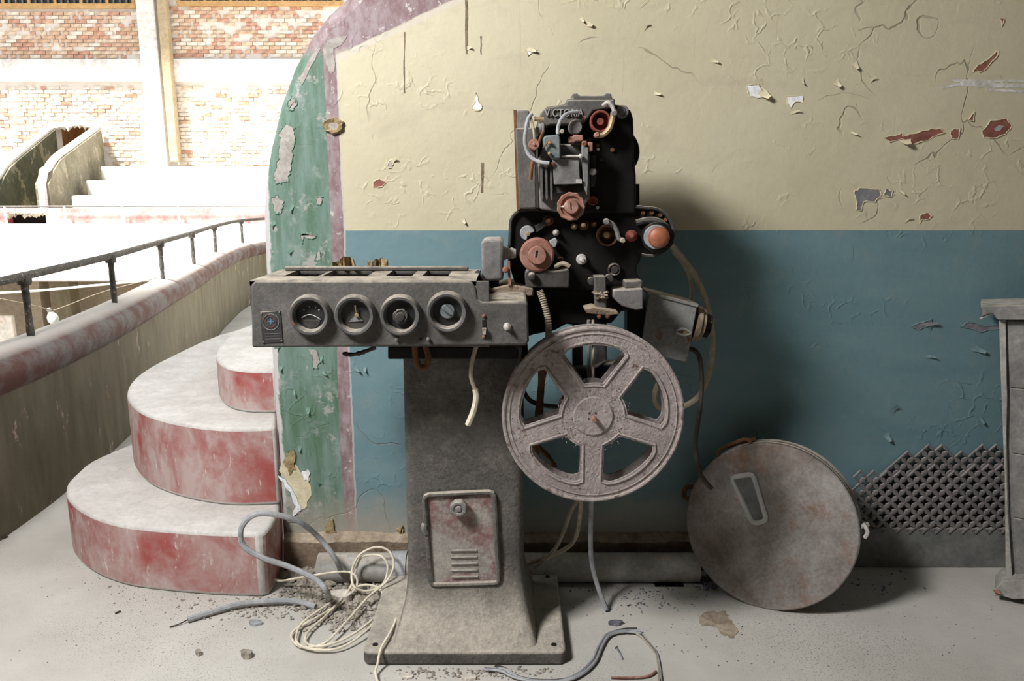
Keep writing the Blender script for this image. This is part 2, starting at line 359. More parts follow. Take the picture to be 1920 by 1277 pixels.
# ================================================================== SETTING
# parapet path (plan): runs away from us on the left, then bends
PAR = [onz(px, py, .68) for px, py in ((0, 655), (72, 630), (150, 600), (225, 568), (313, 525), (370, 497), (410, 475), (460, 456))]
PAR = [Vector((-1.98, -3.2, .68)), Vector((-1.93, .2, .68)), Vector((-1.90, 1.8, .68))]+PAR+[Vector((-2.75, 9.4, .68)), Vector((-1.6, 9.9, .68)), Vector((.8, 10.0, .68))]
PARS = catmull(PAR, 5)
fl = MB(); poly = [Vector((p.x-.05, p.y, 0)) for p in PARS]+[Vector((3.6, 10, 0)), Vector((3.6, -3.2, 0))]
fl.prism(poly, (0, 0, -.25)); tag(fl.build('floor', 'floor', origin=(0, 0, 0)), 'dusty grey terrazzo floor of the cinema balcony', kind='structure')
# painted wall with its arched left end
edge = [at(x, y, WY) for x, y in ((522, 965), (515, 800), (503, 640), (493, 500), (489, 400), (493, 340), (502, 280), (522, 195), (548, 125), (580, 65), (612, 25), (640, 0))]
edge = [Vector((-.793, WY, z)) for z in (0, .3, .6, .9)]+[e for e in edge if e.z > 1.0]
e1, e2 = edge[-2], edge[-1]
edge += [Vector((-.36, WY, 1.98)), Vector((-.20, WY, 2.06)), Vector((.05, WY, 2.13)), Vector((.5, WY, 2.19)), Vector((1.2, WY, 2.22)), Vector((3.6, WY, 2.22)), Vector((3.6, WY, 0))]
wb = MB(); wb.prism(edge, (0, .30, 0))
wall = tag(wb.build('wall_back', 'wall', origin=(0, 0, 0), bevel=.045, seg=4, ang=50), 'peeling wall painted cream over blue with a green and purple border', kind='structure')
# room shell around and behind the camera
tag(MB().box((3.6, -3.2, 0), (3.8, 2.75, 4.3)).build('wall_right', 'roomwall'), 'plain plastered side wall', kind='structure')
tag(MB().box((-3.6, -3.4, -4), (3.8, -3.2, 4.3)).build('wall_front', 'roomwall'), 'plain plastered rear wall', kind='structure')
tag(MB().box((-3.6, -3.4, 4.3), (3.8, 2.45, 4.5)).build('ceiling', 'ceil'), 'plastered ceiling over the balcony landing', kind='structure')
tag(MB().box((-3.6, -3.2, -4), (-3.4, 3.0, 4.3)).build('wall_left_blocker', 'roomwall'), 'unseen wall added beyond the parapet to keep sky light out', kind='structure')  # added light blocker on the open hall side, out of view
tag(MB().box((-.1, 2.47, 2.1), (3.6, 2.73, 4.3)).build('wall_upper_blocker', 'roomwall'), 'unseen wall added above the painted wall to close out sky light', kind='structure')  # added to stop sky light passing over the painted wall
# skirting, ledge
a, b = at(1560, 992, 2.42), at(1920, 985, 2.42)
sk = MB().prism([Vector((a.x, 2.42, 0)), Vector((a.x, 2.42, at(1750, 990, 2.42).z)), Vector((a.x, 2.45, at(1750, 990, 2.42).z+.004)), Vector((a.x, 2.45, 0))], (3.6-a.x, 0, 0))
tag(sk.build('baseboard_back', 'skirt', bevel=.004), 'blue grey painted baseboard under the broken grille', kind='structure')
zl0, zl1 = at(1100, 1036, 2.41).z, at(1100, 1012, 2.41).z
lg = MB()
n = 150; x0, x1 = at(532, 1030, 2.41).x, at(1330, 1030, 2.41).x
for i in range(n+1):
    x = x0+(x1-x0)*i/n; b_ = .006*math.sin(i*.23)+.004*math.sin(i*.71)
    w_ = [.5*math.sin(i*.17+p)+.3*math.sin(i*.43+2*p)+random.uniform(-.35, .35) for p in range(5)]
    for y, z in ((2.40+.003*w_[0], 0), (2.404+.003*w_[1], zl1*.5), (2.407+.004*w_[2], zl1-.008+.003*w_[3]), (2.42, zl1+.003*w_[3]), (2.46, zl1+.012+.006*w_[4])): lg.v.append(Vector((x, y, z)))
for i in range(n):
    for k_ in range(4): lg.f.append((i*5+k_, i*5+k_+1, i*5+k_+6, i*5+k_+5)); lg.mi.append(0)
tag(lg.build('trim_1', 'ledge'), 'crumbling brown plaster ledge along the foot of the wall', kind='structure')

# ------------------------------------------------------------------ peeled places on the wall (parts of the wall)
def patch(pts, mat, lip=None, name='bare_patch', amt=1.2, k=3, proud=.0012):
    pp = rough_poly(pts, amt, k); D = WY-proud
    q = PP(pp, D); MB().prism(q, (0, proud+.002, 0)).build(name, mat, wall, flat=True)
    if lip:
        m = MB(); m.tube([Vector((v.x, WY-.001, v.z)) for v in q], .0016, 5, 0, lambda t, i: random.uniform(.5, 1.7), True)
        m.build('paint_edge', lip, wall, flat=True)
def flake(px, py, wpx, hpx, mat, ang=0, curl=.012):
    k = mpp(py, WY); c = at(px, py, WY); R = Matrix.Rotation(math.radians(ang), 3, 'Y'); vs = []; fs = []
    nx = 5
    for i in range(nx):
        t = i/(nx-1); off = -curl*t**2-.0008
        for s_ in (0, 1):
            wd = hpx*(.5-.32*t)*(1 if s_ else -1)*random.uniform(.8, 1.1)
            vs.append(c+R@Vector((wpx*k*(t-.5), 0, wd*k))+Vector((0, off, 0)))
    m = MB()
    for i in range(nx-1): fs.append((2*i, 2*i+1, 2*i+3, 2*i+2))
    back = [v+Vector((0, .0008, 0)) for v in vs]; N = len(vs)
    m.add(vs+back, fs+[tuple(j+N for j in reversed(f)) for f in fs]+[(0, 1, N+1, N), (2*nx-2, N+2*nx-2, N+2*nx-1, 2*nx-1)]+[(2*i, 2*i+2, N+2*i+2, N+2*i) for i in range(nx-1)]+[(2*i+1, N+2*i+1, N+2*i+3, 2*i+3) for i in range(nx-1)])
    m.build('paint_flake', mat, wall, flat=True)
C = 'creampaint'; B = 'bluepaint'; G = 'greenpaint'
patch([(892, 174), (897, 188), (905, 203), (896, 208), (884, 204), (890, 190)], 'white', C)
patch([(983, 90), (1006, 92), (1000, 98), (990, 104), (988, 96)], 'white', C); flake(994, 94, 22, 10, C, 10)
patch([(729, 302), (742, 297), (738, 306), (734, 316), (726, 314)], 'beige', C); flake(738, 300, 14, 10, C, -30)
patch([(701, 340), (712, 336), (724, 342), (716, 350), (700, 350)], 'redpatch', C)
patch([(1399, 160), (1422, 158), (1428, 168), (1438, 182), (1420, 184), (1404, 180), (1402, 170)], 'white', C); flake(1432, 176, 22, 20, C, 40, .018)
patch([(1474, 180), (1504, 180), (1505, 192), (1492, 190), (1482, 202), (1476, 192)], 'white', C)
patch([(1655, 258), (1676, 255), (1690, 250), (1694, 257), (1706, 252), (1724, 248), (1745, 242), (1764, 241), (1770, 248), (1755, 254), (1735, 264), (1712, 270), (1690, 260), (1668, 266)], 'redpatch', C); flake(1698, 266, 10, 26, C, 80, .02)
patch([(1782, 248), (1790, 240), (1801, 242), (1796, 262), (1784, 260)], 'redpatch', C)
patch([(1842, 246), (1858, 226), (1888, 222), (1898, 236), (1885, 252), (1862, 260), (1844, 258)], 'redpatch', C)
MB().prism(PP(rough_poly([(1862, 242), (1874, 234), (1884, 236), (1876, 244), (1868, 246)], 1.5), WY-.002), (0, .003, 0)).build('bare_patch', 'beige', wall, flat=True)
patch([(1824, 134), (1834, 122), (1852, 112), (1870, 94), (1871, 103), (1856, 122), (1844, 134)], 'redpatch', C)
patch([(1815, 226), (1828, 210), (1826, 228)], 'redpatch', C, k=2)
patch([(1876, 34), (1884, 34), (1880, 48)], 'redpatch', C, k=2)
for sx0, sy0, sx1, sy1, th_ in ((1764, 166, 1800, 158, 3), (1788, 150, 1850, 156, 4), (1800, 158, 1925, 162, 6), (1815, 152, 1925, 152, 4), (1850, 168, 1925, 172, 3), (1870, 146, 1890, 166, 3), (1840, 148, 1832, 166, 2)):
    nn_ = 10; up_s = [(sx0+(sx1-sx0)*i/nn_, sy0+(sy1-sy0)*i/nn_-th_*random.uniform(.3, 1)) for i in range(nn_+1)]; dn_s = [(sx0+(sx1-sx0)*i/nn_, sy0+(sy1-sy0)*i/nn_+th_*random.uniform(.3, 1)) for i in reversed(range(nn_+1))]
    if abs(sx1-sx0) < 25: up_s = [(x-th_, y) for x, y in up_s]; dn_s = [(x+th_, y) for x, y in dn_s]
    MB().prism(PP(up_s+dn_s, WY-.0006-random.uniform(0, .0004)), (0, .002, 0)).build('white_smear', 'smear', wall, flat=True)
patch([(1600, 362), (1612, 353), (1650, 356), (1652, 366), (1640, 378), (1618, 378), (1614, 396), (1605, 394), (1608, 380)], 'greypatch', C)
patch([(1656, 366), (1662, 354), (1674, 358), (1672, 370)], 'greypatch', C)
patch([(1724, 418), (1726, 405), (1736, 398), (1748, 404), (1740, 412), (1730, 412)], 'redpatch', C)
for (px, py, w_, h_, a_) in ((1604, 122, 16, 14, 70), (1570, 158, 14, 14, 50), (1504, 152, 12, 8, 80), (1232, 176, 12, 8, 10), (1634, 150, 14, 8, -50), (1490, 210, 16, 6, -20), (1340, 115, 12, 8, 20), (1210, 50, 16, 8, -50), (880, 90, 8, 8, 0), (1104, 46, 14, 12, 20), (1092, 38, 10, 8, 60), (870, 415, 9, 9, 60), (1700, 412, 14, 7, -50), (1690, 360, 12, 6, 50), (1600, 250, 12, 6, 20)):
    flake(px, py, w_, h_, C, a_, .010)
for (px, py, w_, h_, a_) in ((1833, 655, 26, 16, 20), (1742, 668, 18, 8, 0), (1838, 786, 16, 10, 60), (1676, 766, 18, 12, -60), (1664, 820, 14, 14, 60), (1738, 608, 36, 12, -10), (1345, 980, 10, 8, 20), (670, 693, 12, 10, 30), (685, 692, 8, 8, 80)):
    flake(px, py, w_, h_, 'greypatch' if py == 608 else B, a_, .012)
patch([(1708, 612), (1724, 606), (1746, 600), (1746, 618), (1740, 612), (1722, 618)], 'greypatch', B)
patch([(1800, 612), (1815, 604), (1850, 612), (1880, 606), (1880, 614), (1840, 622)], 'greypatch', B, amt=2)
# green pier
patch([(522, 246), (537, 232), (551, 240), (553, 262), (548, 290), (545, 320), (540, 340), (528, 344), (516, 342), (512, 330), (518, 312), (522, 290), (526, 262)], 'beige', G, amt=2.6, k=5)
patch([(510, 372), (518, 366), (532, 376), (530, 392), (522, 402), (512, 394)], 'beige', G, amt=2.6, k=5)
patch([(540, 190), (548, 182), (556, 188), (556, 198), (546, 208), (540, 204)], 'beige', G, amt=2.6, k=5)
patch([(592, 370), (604, 368), (604, 382), (594, 382)], 'beige', G, amt=2.2, k=4)
patch([(560, 440), (578, 438), (592, 440), (590, 446), (570, 446), (566, 456)], 'beige', G, amt=2.6, k=5)
patch([(594, 470), (602, 472), (602, 490), (592, 488)], 'beige', G, amt=2.2, k=4)
patch([(580, 654), (590, 653), (600, 672), (596, 690), (588, 692), (584, 676)], 'beige', G, amt=2.6, k=5)
patch([(606, 92), (614, 76), (640, 66), (652, 70), (640, 84), (626, 90), (628, 130), (620, 140), (612, 118)], 'beige', None, amt=2)
patch([(560, 150), (578, 118), (596, 84), (602, 90), (582, 126), (566, 160)], 'beige', None, amt=3)
patch([(524, 884), (528, 868), (542, 858), (552, 870), (564, 886), (580, 884), (580, 906), (583, 930), (574, 948), (560, 962), (548, 968), (556, 950), (552, 930), (538, 908)], 'creampaint', None, amt=2, proud=.002)
patch([(522, 894), (536, 900), (550, 922), (560, 946), (566, 955), (548, 970), (554, 948), (546, 930), (534, 912)], 'white', G, amt=2, proud=.004)
patch([(566, 884), (580, 882), (580, 902), (570, 900)], 'white', None, amt=2, proud=.004)
patch([(528, 868), (540, 850), (552, 846), (552, 880), (542, 890), (538, 876)], 'gold', None, 'torn_plaster', 3, 4, .006)
for (px, py) in ((545, 470), (512, 420), (530, 690), (600, 672), (524, 650), (560, 840), (598, 905), (575, 770), (545, 390), (608, 700), (555, 735)):
    flake(px+random.uniform(-4, 4), py, random.uniform(8, 14), random.uniform(6, 11), G, random.uniform(0, 180), .010)
# long vertical scars
for pts in ([(872, 0), (877, 0), (877, 100), (873, 102)], [(902, 304), (908, 306), (906, 360), (902, 362)], [(900, 68), (903, 68), (903, 100), (901, 102)], [(757, 60), (759, 60), (759, 174), (757, 174)]):
    patch(pts, 'ledge', None, 'scar', .8, 6, .0008)
for pts in ([(610, 985), (622, 975), (632, 1000), (626, 1012), (612, 1008)], [(744, 992), (756, 985), (757, 1010), (748, 1016)]):
    patch(pts, 'gold', None, 'torn_plaster', 3, 4, .008)
# the hole in the purple stripe
hm = MB(); c = at(626, 236, WY); k = mpp(236, WY)
ring = [(math.cos(t)*20*k*random.uniform(.8, 1.15), math.sin(t)*16*k*random.uniform(.8, 1.15)) for t in [i*6.283/18 for i in range(18)]]
vs = [c+Vector((x*s_+dx, y, z*s_)) for s_, y, dx in ((1, .0, 0), (.85, -.012, 0), (.45, -.004, 0), (.16, -.001, 0)) for x, z in ring]
hm.add(vs, [(i*18+j, i*18+(j+1) % 18, (i+1)*18+(j+1) % 18, (i+1)*18+j) for i in range(3) for j in range(18)])
ho = hm.build('plaster_crater', 'gold', wall, flat=True)
hc = MB(); hc.lathe([(4.5*k, -.001), (4.5*k, .0022)], at(628, 240, WY), n=10); hc.build('crater_hole', 'hole', ho)
# splashed white undercoat on the crater's lip
MB().prism(PP(rough_poly([(616, 232), (640, 228), (644, 238), (632, 246), (622, 250)], 2), WY-.004), (0, .004, 0)).build('bare_patch', 'beige', wall, flat=True)

# ------------------------------------------------------------------ curved steps
def step(name, pts, z, z0, lbl):
    top = [onz(x, y, z) for x, y in pts]
    front = catmull(top, 3)
    m = MB(); m.prism(front, (0, 0, z0-z)); 
    for i in range(len(m.f)): m.mi[i] = 1
    m.mi[0] = 0
    o = m.build(name, ['tread', 'riser'], bevel=.012, seg=3); o.modifiers[0].material = 0
    return tag(o, lbl, 'step', 'curved steps at the end of the painted wall')
step('curved_step', [(523, 957), (497, 997), (450, 1000), (355, 996), (246, 986), (191, 973), (155, 957), (131, 937), (124, 922), (127, 905), (144, 887), (173, 864), (240, 835), (330, 805), (530, 780)], .216, 0, 'lowest and widest curved step with faded red riser')
step('curved_step', [(517, 801), (440, 803), (380, 799), (320, 789), (272, 774), (247, 756), (238, 738), (246, 716), (272, 694), (320, 668), (410, 628), (520, 600)], .491, .2165, 'middle curved step with red riser and dusty tread')
step('curved_step', [(517, 693), (470, 693), (432, 688), (412, 678), (405, 665), (410, 650), (424, 634), (450, 616), (520, 590)], .65, .4915, 'topmost curved step, smallest, with pink riser')
# ------------------------------------------------------------------ parapet with coping
prof_in = []
def sweep(path, prof, m):
    n = len(path); k = len(prof); o = len(m.v)
    for i, p in enumerate(path):
        t = (path[min(i+1, n-1)]-path[max(i-1, 0)]); t.z = 0; t.normalize(); nr = Vector((t.y, -t.x, 0))   # to our right
        for (d, z) in prof: m.v.append(Vector((p.x, p.y, 0))+nr*d+Vector((0, 0, z)))
    for i in range(n-1):
        for j in range(k):
            j2 = (j+1) % k; m.f.append((o+i*k+j, o+i*k+j2, o+(i+1)*k+j2, o+(i+1)*k+j)); m.mi.append(0)
    m.f.append(tuple(o+j for j in range(k))); m.mi.append(0)
    m.f.append(tuple(o+(n-1)*k+j for j in reversed(range(k)))); m.mi.append(0)
    return m
pw = tag(sweep(PARS, [(-.14, -.6), (.03, -.2), (.03, .58), (-.14, .58)], MB()).build('wall_parapet', 'parapet', origin=(0, 0, 0)), 'olive balcony parapet wall with a thick rounded coping', kind='structure')
cop = [( -.05+.12*math.cos(a), .59+.095*math.sin(a)) for a in [i*2*math.pi/14 for i in range(14)]]
sweep(PARS, cop, MB()).build('coping', 'coping', pw)
# railing on the coping
RP = [onz(x, y, .68) for x, y in ((72, 630), (226, 568), (314, 524), (371, 496), (411, 474), (460, 456))]
RH = .245
r_ = thing('railing', 'thin dark iron handrail on short posts along the parapet coping', 'railing', (RP[0].x, RP[0].y, .68))
rp = [Vector((-1.95, .5, .68+RH)), Vector((-1.92, 1.8, .68+RH))]+[p+Vector((-.03, 0, RH)) for p in RP]+[Vector((-2.8, 9.4, .68+RH))]
rp.insert(2, onz(0, 655, .68)+Vector((-.02, 0, RH)))
MB().tube(rp, .017, 10, 6).build('handrail', 'railmetal', r_)
for i, p in enumerate([Vector((-1.93, .9, .68))]+RP):
    q = p+Vector((-.03, 0, 0)); po = MB().tube([q+Vector((0, 0, -.03)), q+Vector((0, 0, RH*.5)), q+Vector((0, 0, RH))], .014, 10, 5, lambda t, i: random.uniform(.85, 1.15)).build('post', 'railmetal', r_)
    MB().lathe([(.024, 0), (.028, .012), (.028, .03), (.023, .045)], q+Vector((0, 0, RH-.035)), (0, 0, 1), 10).build('collar', 'railmetal', po)

# ------------------------------------------------------------------ the hall beyond (far balcony, brick wall)
WD = 18.0
def X_(px, py, D): return at(px, py, D).x
def Z_(py, D): return at(0, py, D).z
wf = MB(); ox0, ox1 = X_(104, 270, WD), X_(184, 270, WD); oz0, oz1 = 1.2, Z_(237, WD)
wf.box((-15, WD, -3), (ox0, WD+.3, 9)); wf.box((ox1, WD, -3), (6, WD+.3, 9)); wf.box((ox0, WD, oz1), (ox1, WD+.3, 9)); wf.box((ox0, WD, -3), (ox1, WD+.3, oz0))
far = tag(wf.build('wall_far', 'mortar', origin=(0, WD, 0)), 'sunlit old brick wall across the roofless hall', kind='structure')
pas = MB(); pas.box((ox0-.3, WD+1.2, oz0), (ox1+.3, WD+1.3, oz1+.3)); pas.box((ox0-.3, WD+.3, oz0), (ox0-.2, WD+1.2, oz1+.3)); pas.box((ox1+.2, WD+.3, oz0), (ox1+.3, WD+1.2, oz1+.3)); pas.box((ox0-.3, WD+.3, oz0-.1), (ox1+.3, WD+1.3, oz0))
pas.build('passage', 'brown', far)
# ragged brick arch bits round the opening
ra = MB()
for i in range(9):
    x = ox0+(ox1-ox0)*i/8; ra.rock((x, WD-.02, oz1+random.uniform(-.04, .02)), .09, 1)
ra.build('broken_edge', 'mortar', far, flat=True)
bw, bh = .245, .082
bmesh_shared = {}
def brickmesh(i, w_):
    key = (i, round(w_, 2))
    if key not in bmesh_shared:
        m = MB().box((-w_/2, -.02, -bh*.42), (w_/2, .01, bh*.42)); me = bpy.data.meshes.new('brick')
        me.from_pydata(m.v, [], m.f); me.materials.append(MT['brick'][i]); bmesh_shared[key] = me
    return bmesh_shared[key]
nb = 0; stuffs = [MB() for _ in range(4)]
def bricks(pxa, pxb, pya, pyb, single):
    global nb
    z = Z_(pyb, WD); zt = Z_(pya, WD); r = 0
    while z+bh < zt:
        xa, xb = X_(pxa, (pya+pyb)/2, WD), X_(pxb, (pya+pyb)/2, WD); x = xa+(r % 2)*bw/2
        while x < xb:
            if random.random() < (.92 if single else .72) and not (ox0-.15 < x < ox1+.15 and oz0 < z < oz1+.1):
                i = random.choices(range(4), (4, 4, 3, 3) if single else (1, 2, 1, 7))[0]; p = Vector((x, WD-random.uniform(0, .02), z+bh/2)); w_ = bw*random.choice((.93, .93, .93, .45))  # lower bricks draw a paler mix, overexposure put into their colour
                if single and nb < 300:
                    o = bpy.data.objects.new('brick', brickmesh(i, w_)); COL.objects.link(o); o.parent = far; o.location = p-Vector((0, WD, 0)); nb += 1
                else: stuffs[i].box(p-Vector((w_/2, .02, bh*.42)), p+Vector((w_/2, .01, bh*.42)))
            x += bw
        z += bh; r += 1
bricks(0, 262, 16, 110, True); bricks(328, 600, 12, 108, True)
bricks(0, 268, 158, 330, False); bricks(328, 640, 158, 330, False)
for i, m in enumerate(stuffs): tag(m.build('brickwork', MT['brick'][i], far, flat=True), kind='stuff')
tag(MB().box((-15, WD-1.7, 6.6), (X_(640, 0, WD), WD, 6.8)).build('ceiling_eave', 'farwhite'), 'remaining roof overhang above the far brick wall', kind='structure')
# plaster beam, pillar, post
tag(MB().box((-15, WD-.12, Z_(154, WD)), (4, WD, Z_(112, WD))).build('trim_2', 'farwhite', bevel=.01), 'white plaster beam across the far brick wall', kind='structure')
tag(MB().box((X_(268, 60, WD), WD-.25, 1.2), (X_(302, 60, WD), WD, 8)).build('pillar', 'farwhite', bevel=.02), 'white plaster pillar on the far brick wall beside a tan post', 'pillar')
tag(MB().box((X_(302, 60, WD-.2), WD-.32, Z_(304, WD-.2)), (X_(319, 60, WD-.2), WD-.13, 8)).build('tan_post', 'post', bevel=.02), 'tan vertical post beside the white pillar on far wall', 'post')
# windows with bars at the top of the far wall
def window(i, pa, pb, pyb, lbl):
    xa, xb = X_(pa, 0, WD), X_(pb, 0, WD); z0 = Z_(pyb, WD); z1 = z0+1.6
    o = tag(MB().box((xa, WD-.03, z0), (xb, WD-.005, z1)).build('window_%d' % i, 'dial'), lbl, kind='structure'); ORG[o.name] = ORG[o.name]
    f = MB(); f.box((xa-.05, WD-.10, z0-.08), (xb+.05, WD-.02, z0+.02)); f.box((xa-.05, WD-.10, z1), (xb+.05, WD-.02, z1+.1)); f.build('window_frame', 'winframe', o)
    nn = int((xb-xa)/.14)
    for k_ in range(nn+1):
        x = xa+(xb-xa)*k_/nn; wd = .03 if k_ % 4 == 0 else .014
        MB().box((x-wd, WD-.08, z0), (x+wd, WD-.035, z1)).build('bar', 'winframe' if k_ % 4 == 0 else 'grey', o)
window(1, -40, 252, 10, 'barred window with pine frame high on the far brick wall'); window(2, 338, 640, 5, 'barred window right of the white pillar on the far wall')
# far balcony: tiers, parapet, fascia
for i, (py, D, D2) in enumerate(((367, 14.2, 15.4), (338, 15.4, 16.6), (312, 16.6, 17.65))):
    x0 = X_((133, 160, 187)[i], py, D)
    tag(MB().box((x0, D, -.2), (4, D2, Z_(py, D))).build('seating_tier', 'farwhite', bevel=.03), ('lowest sunlit white seating tier across the hall', 'middle sunlit white seating tier across the hall', 'upper sunlit white seating tier below the far brick wall')[i], 'tier', 'white seating tiers across the hall')
fx0 = -13
gx0, gx1 = X_(10, 408, 13.4), X_(86, 408, 13.4); gz1, gz0 = Z_(400, 13.4), Z_(420, 13.4)
m = MB(); zt = Z_(391, 13.4)
m.box((gx1, 13.4, -.3), (4, 13.6, zt)); m.box((fx0, 13.4, -.3), (gx0, 13.6, zt)); m.box((gx0, 13.4, gz1), (gx1, 13.6, zt)); m.box((gx0, 13.4, -.3), (gx1, 13.6, gz0))
fp = tag(m.build('wall_balcony', 'farred'), 'low faded red wall along the front of the far balcony', kind='structure')
m = MB()
for i in range(14): m.rock((gx0+(gx1-gx0)*i/13, 13.42, gz1-random.uniform(0, .05)), .06, .8)
m.build('broken_edge', 'olive', fp, flat=True)
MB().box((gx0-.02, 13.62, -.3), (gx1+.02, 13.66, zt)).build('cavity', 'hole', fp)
m = MB().box((fx0, 13.0, Z_(521, 13.0)), (4, 13.4, Z_(421, 13.0))); m.box((fx0, 12.97, Z_(526, 13)), (4, 13.4, Z_(519, 13)))
tag(m.build('wall_fascia', 'farwhite', bevel=.01), 'white sunlit fascia of the far balcony', kind='structure')
tag(MB().box((fx0, 13.4, -.33), (4, 18, -.22)).build('floor_balcony', 'farwhite'), 'floor of the far balcony', kind='structure')
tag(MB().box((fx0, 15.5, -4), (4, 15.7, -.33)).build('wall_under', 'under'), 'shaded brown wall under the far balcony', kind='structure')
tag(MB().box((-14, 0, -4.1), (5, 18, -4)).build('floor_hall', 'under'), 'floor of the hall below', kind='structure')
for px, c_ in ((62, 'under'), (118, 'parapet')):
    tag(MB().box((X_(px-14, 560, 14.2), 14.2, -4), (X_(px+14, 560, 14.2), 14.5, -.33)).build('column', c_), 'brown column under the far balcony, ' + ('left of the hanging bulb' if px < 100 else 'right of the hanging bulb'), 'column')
tag(MB().box((X_(-40, 620, 14.0), 14.0, -4), (X_(25, 620, 14.0), 14.1, Z_(592, 14.0))).build('bright_opening_panel', 'farwhite', bevel=.02), 'white panel standing for a bright opening under the far balcony at left edge', 'panel')  # white slab for a bright opening, its light put into the colour
# far thin railing
r2 = thing('railing', 'thin pale railing along the far red balcony wall', 'railing', (X_(10, 391, 13.3), 13.3, zt))
zr = Z_(391, 13.3)
MB().tube([Vector((fx0, 13.3, zr+.02)), Vector((-6, 13.3, zr+.04)), Vector((3, 13.3, zr+.05))], .014, 6, 3).build('handrail', 'grey', r2)
for px in (10, 122, 231, 335, 455):
    x = X_(px, 400, 13.3); MB().cyl((x, 13.3, Z_(419, 13.3)), (x, 13.3, zr+.03), .022, n=8).build('post', 'farwhite', r2)
# wing walls of the far stair opening
def wing(name, p0, p1, z0a, z0b, z1a, z1b, th, mat, lbl):
    p0, p1 = Vector(p0), Vector(p1); t = (p1-p0).normalized(); nr = Vector((t.y, -t.x, 0))*th
    th_ = thing(name, lbl, 'wall', (p0.x, p0.y, z0a))
    nn = 10; up_ = [p0.lerp(p1, i/nn)+Vector((0, 0, z1a+(z1b-z1a)*(i/nn)-.25*max(0, 1-i/2.5)**2)) for i in range(nn+1)]
    MB().prism([p0+Vector((0, 0, z0a))]+up_+[p1+Vector((0, 0, z0b))], -nr).build('wing_body', mat, th_)
    MB().tube([u-nr*.5+Vector((0, 0, .02)) for u in [p0+Vector((0, 0, z0a))]+up_], .07, 8, 2).build('wing_coping', 'farwhite', th_)
pr0, pr1 = at(97, 390, 13.85), at(190, 240, 17.9)
wing('stair_wing', (pr0.x, 13.85, 0), (pr1.x, 17.9, 0), -.2, -.2, Z_(318, 13.7), Z_(243, 17.9), .22, 'olive', 'sloping olive wing wall with white coping right of the far stair opening')
pl0, pl1 = at(-5, 345, 14.0), at(104, 240, 17.9)
wing('stair_wing', (pl0.x, 14.0, 0), (pl1.x, 17.9, 0), -.2, -.2, Z_(335, 14.0), Z_(243, 17.9), .22, 'darkolive', 'sloping dark green wing wall left of the far stair opening')
# hanging bulb and wires
hl = thing('hanging_bulb', 'white bulb hanging on thin wires beyond the parapet', 'bulb', at(99, 590, 6.0))
c = at(99, 596, 6.0); k = mpp(590, 6.0)
MB().lathe([(.0, -12*k), (7*k, -10*k), (10*k, -4*k), (9*k, 4*k), (5*k, 10*k), (4*k, 12*k)], c, (-.3, 0, 1), 16).build('bulb', 'paper', hl)
MB().lathe([(4.5*k, 11*k), (5*k, 18*k), (2*k, 20*k)], c, (-.3, 0, 1), 12).build('socket', 'grey', hl)
MB().tube([at(300, 520, 8), at(200, 545, 7), at(125, 573, 6.2), at(97, 582, 6.0), at(72, 575, 5.6), at(0, 560, 5.2)], .004, 5, 4).build('wire', 'tancable', hl)
tag(MB().tube([at(-60, 552, 9.0), at(70, 545, 9.0), at(200, 533, 9.0), at(330, 520, 9.0)], .014, 6, 4).build('cable', 'paper'), 'white cable strung under the far balcony edge', 'cable')

# ================================================================== PIPE at the wall's foot
pz = at(1000, 1064, 2.34).z; pr = 27*mpp(1064, 2.34); px0, px1 = at(598, 1064, 2.34).x, at(1308, 1064, 2.34).x
pt = thing('floor_pipe', 'thick grey pipe lying along the foot of the wall', 'pipe', (.0, 2.34, pz-pr))
MB().lathe([(pr*.8, .02), (pr*.8, 0), (pr, 0), (pr, px1-px0), (pr*.8, px1-px0), (pr*.8, px1-px0-.02)], (px0, 2.34, pz), (1, 0, 0), 24).build('pipe', 'pipe', pt)
MB().lathe([(pr*1.12, 0), (pr*1.12, .05)], (at(735, 1064, 2.34).x, 2.34, pz), (1, 0, 0), 24).build('sleeve', 'greycable', pt)
bb0, bb1 = at(1225, 1090, 2.31), at(1283, 1090, 2.31)
tag(MB().box((bb0.x, 2.29, 0), (bb1.x, 2.37, pz-pr-.001)).build('brick_shim', 'brickbit', bevel=.003), 'flat brick piece wedged under the right end of the pipe', 'brick')
bb0, bb1 = at(640, 1090, 2.31), at(700, 1090, 2.31)
tag(MB().box((bb0.x, 2.30, 0), (bb1.x, 2.37, pz-pr-.001)).build('brick_shim', 'plaster', bevel=.003), 'plaster lump under the left end of the pipe', 'rubble')

# ================================================================== PROJECTOR
PJ = thing('film_projector', 'old dusty cinema film projector on a flared grey pedestal', 'projector', (-.13, 2.1, 0))
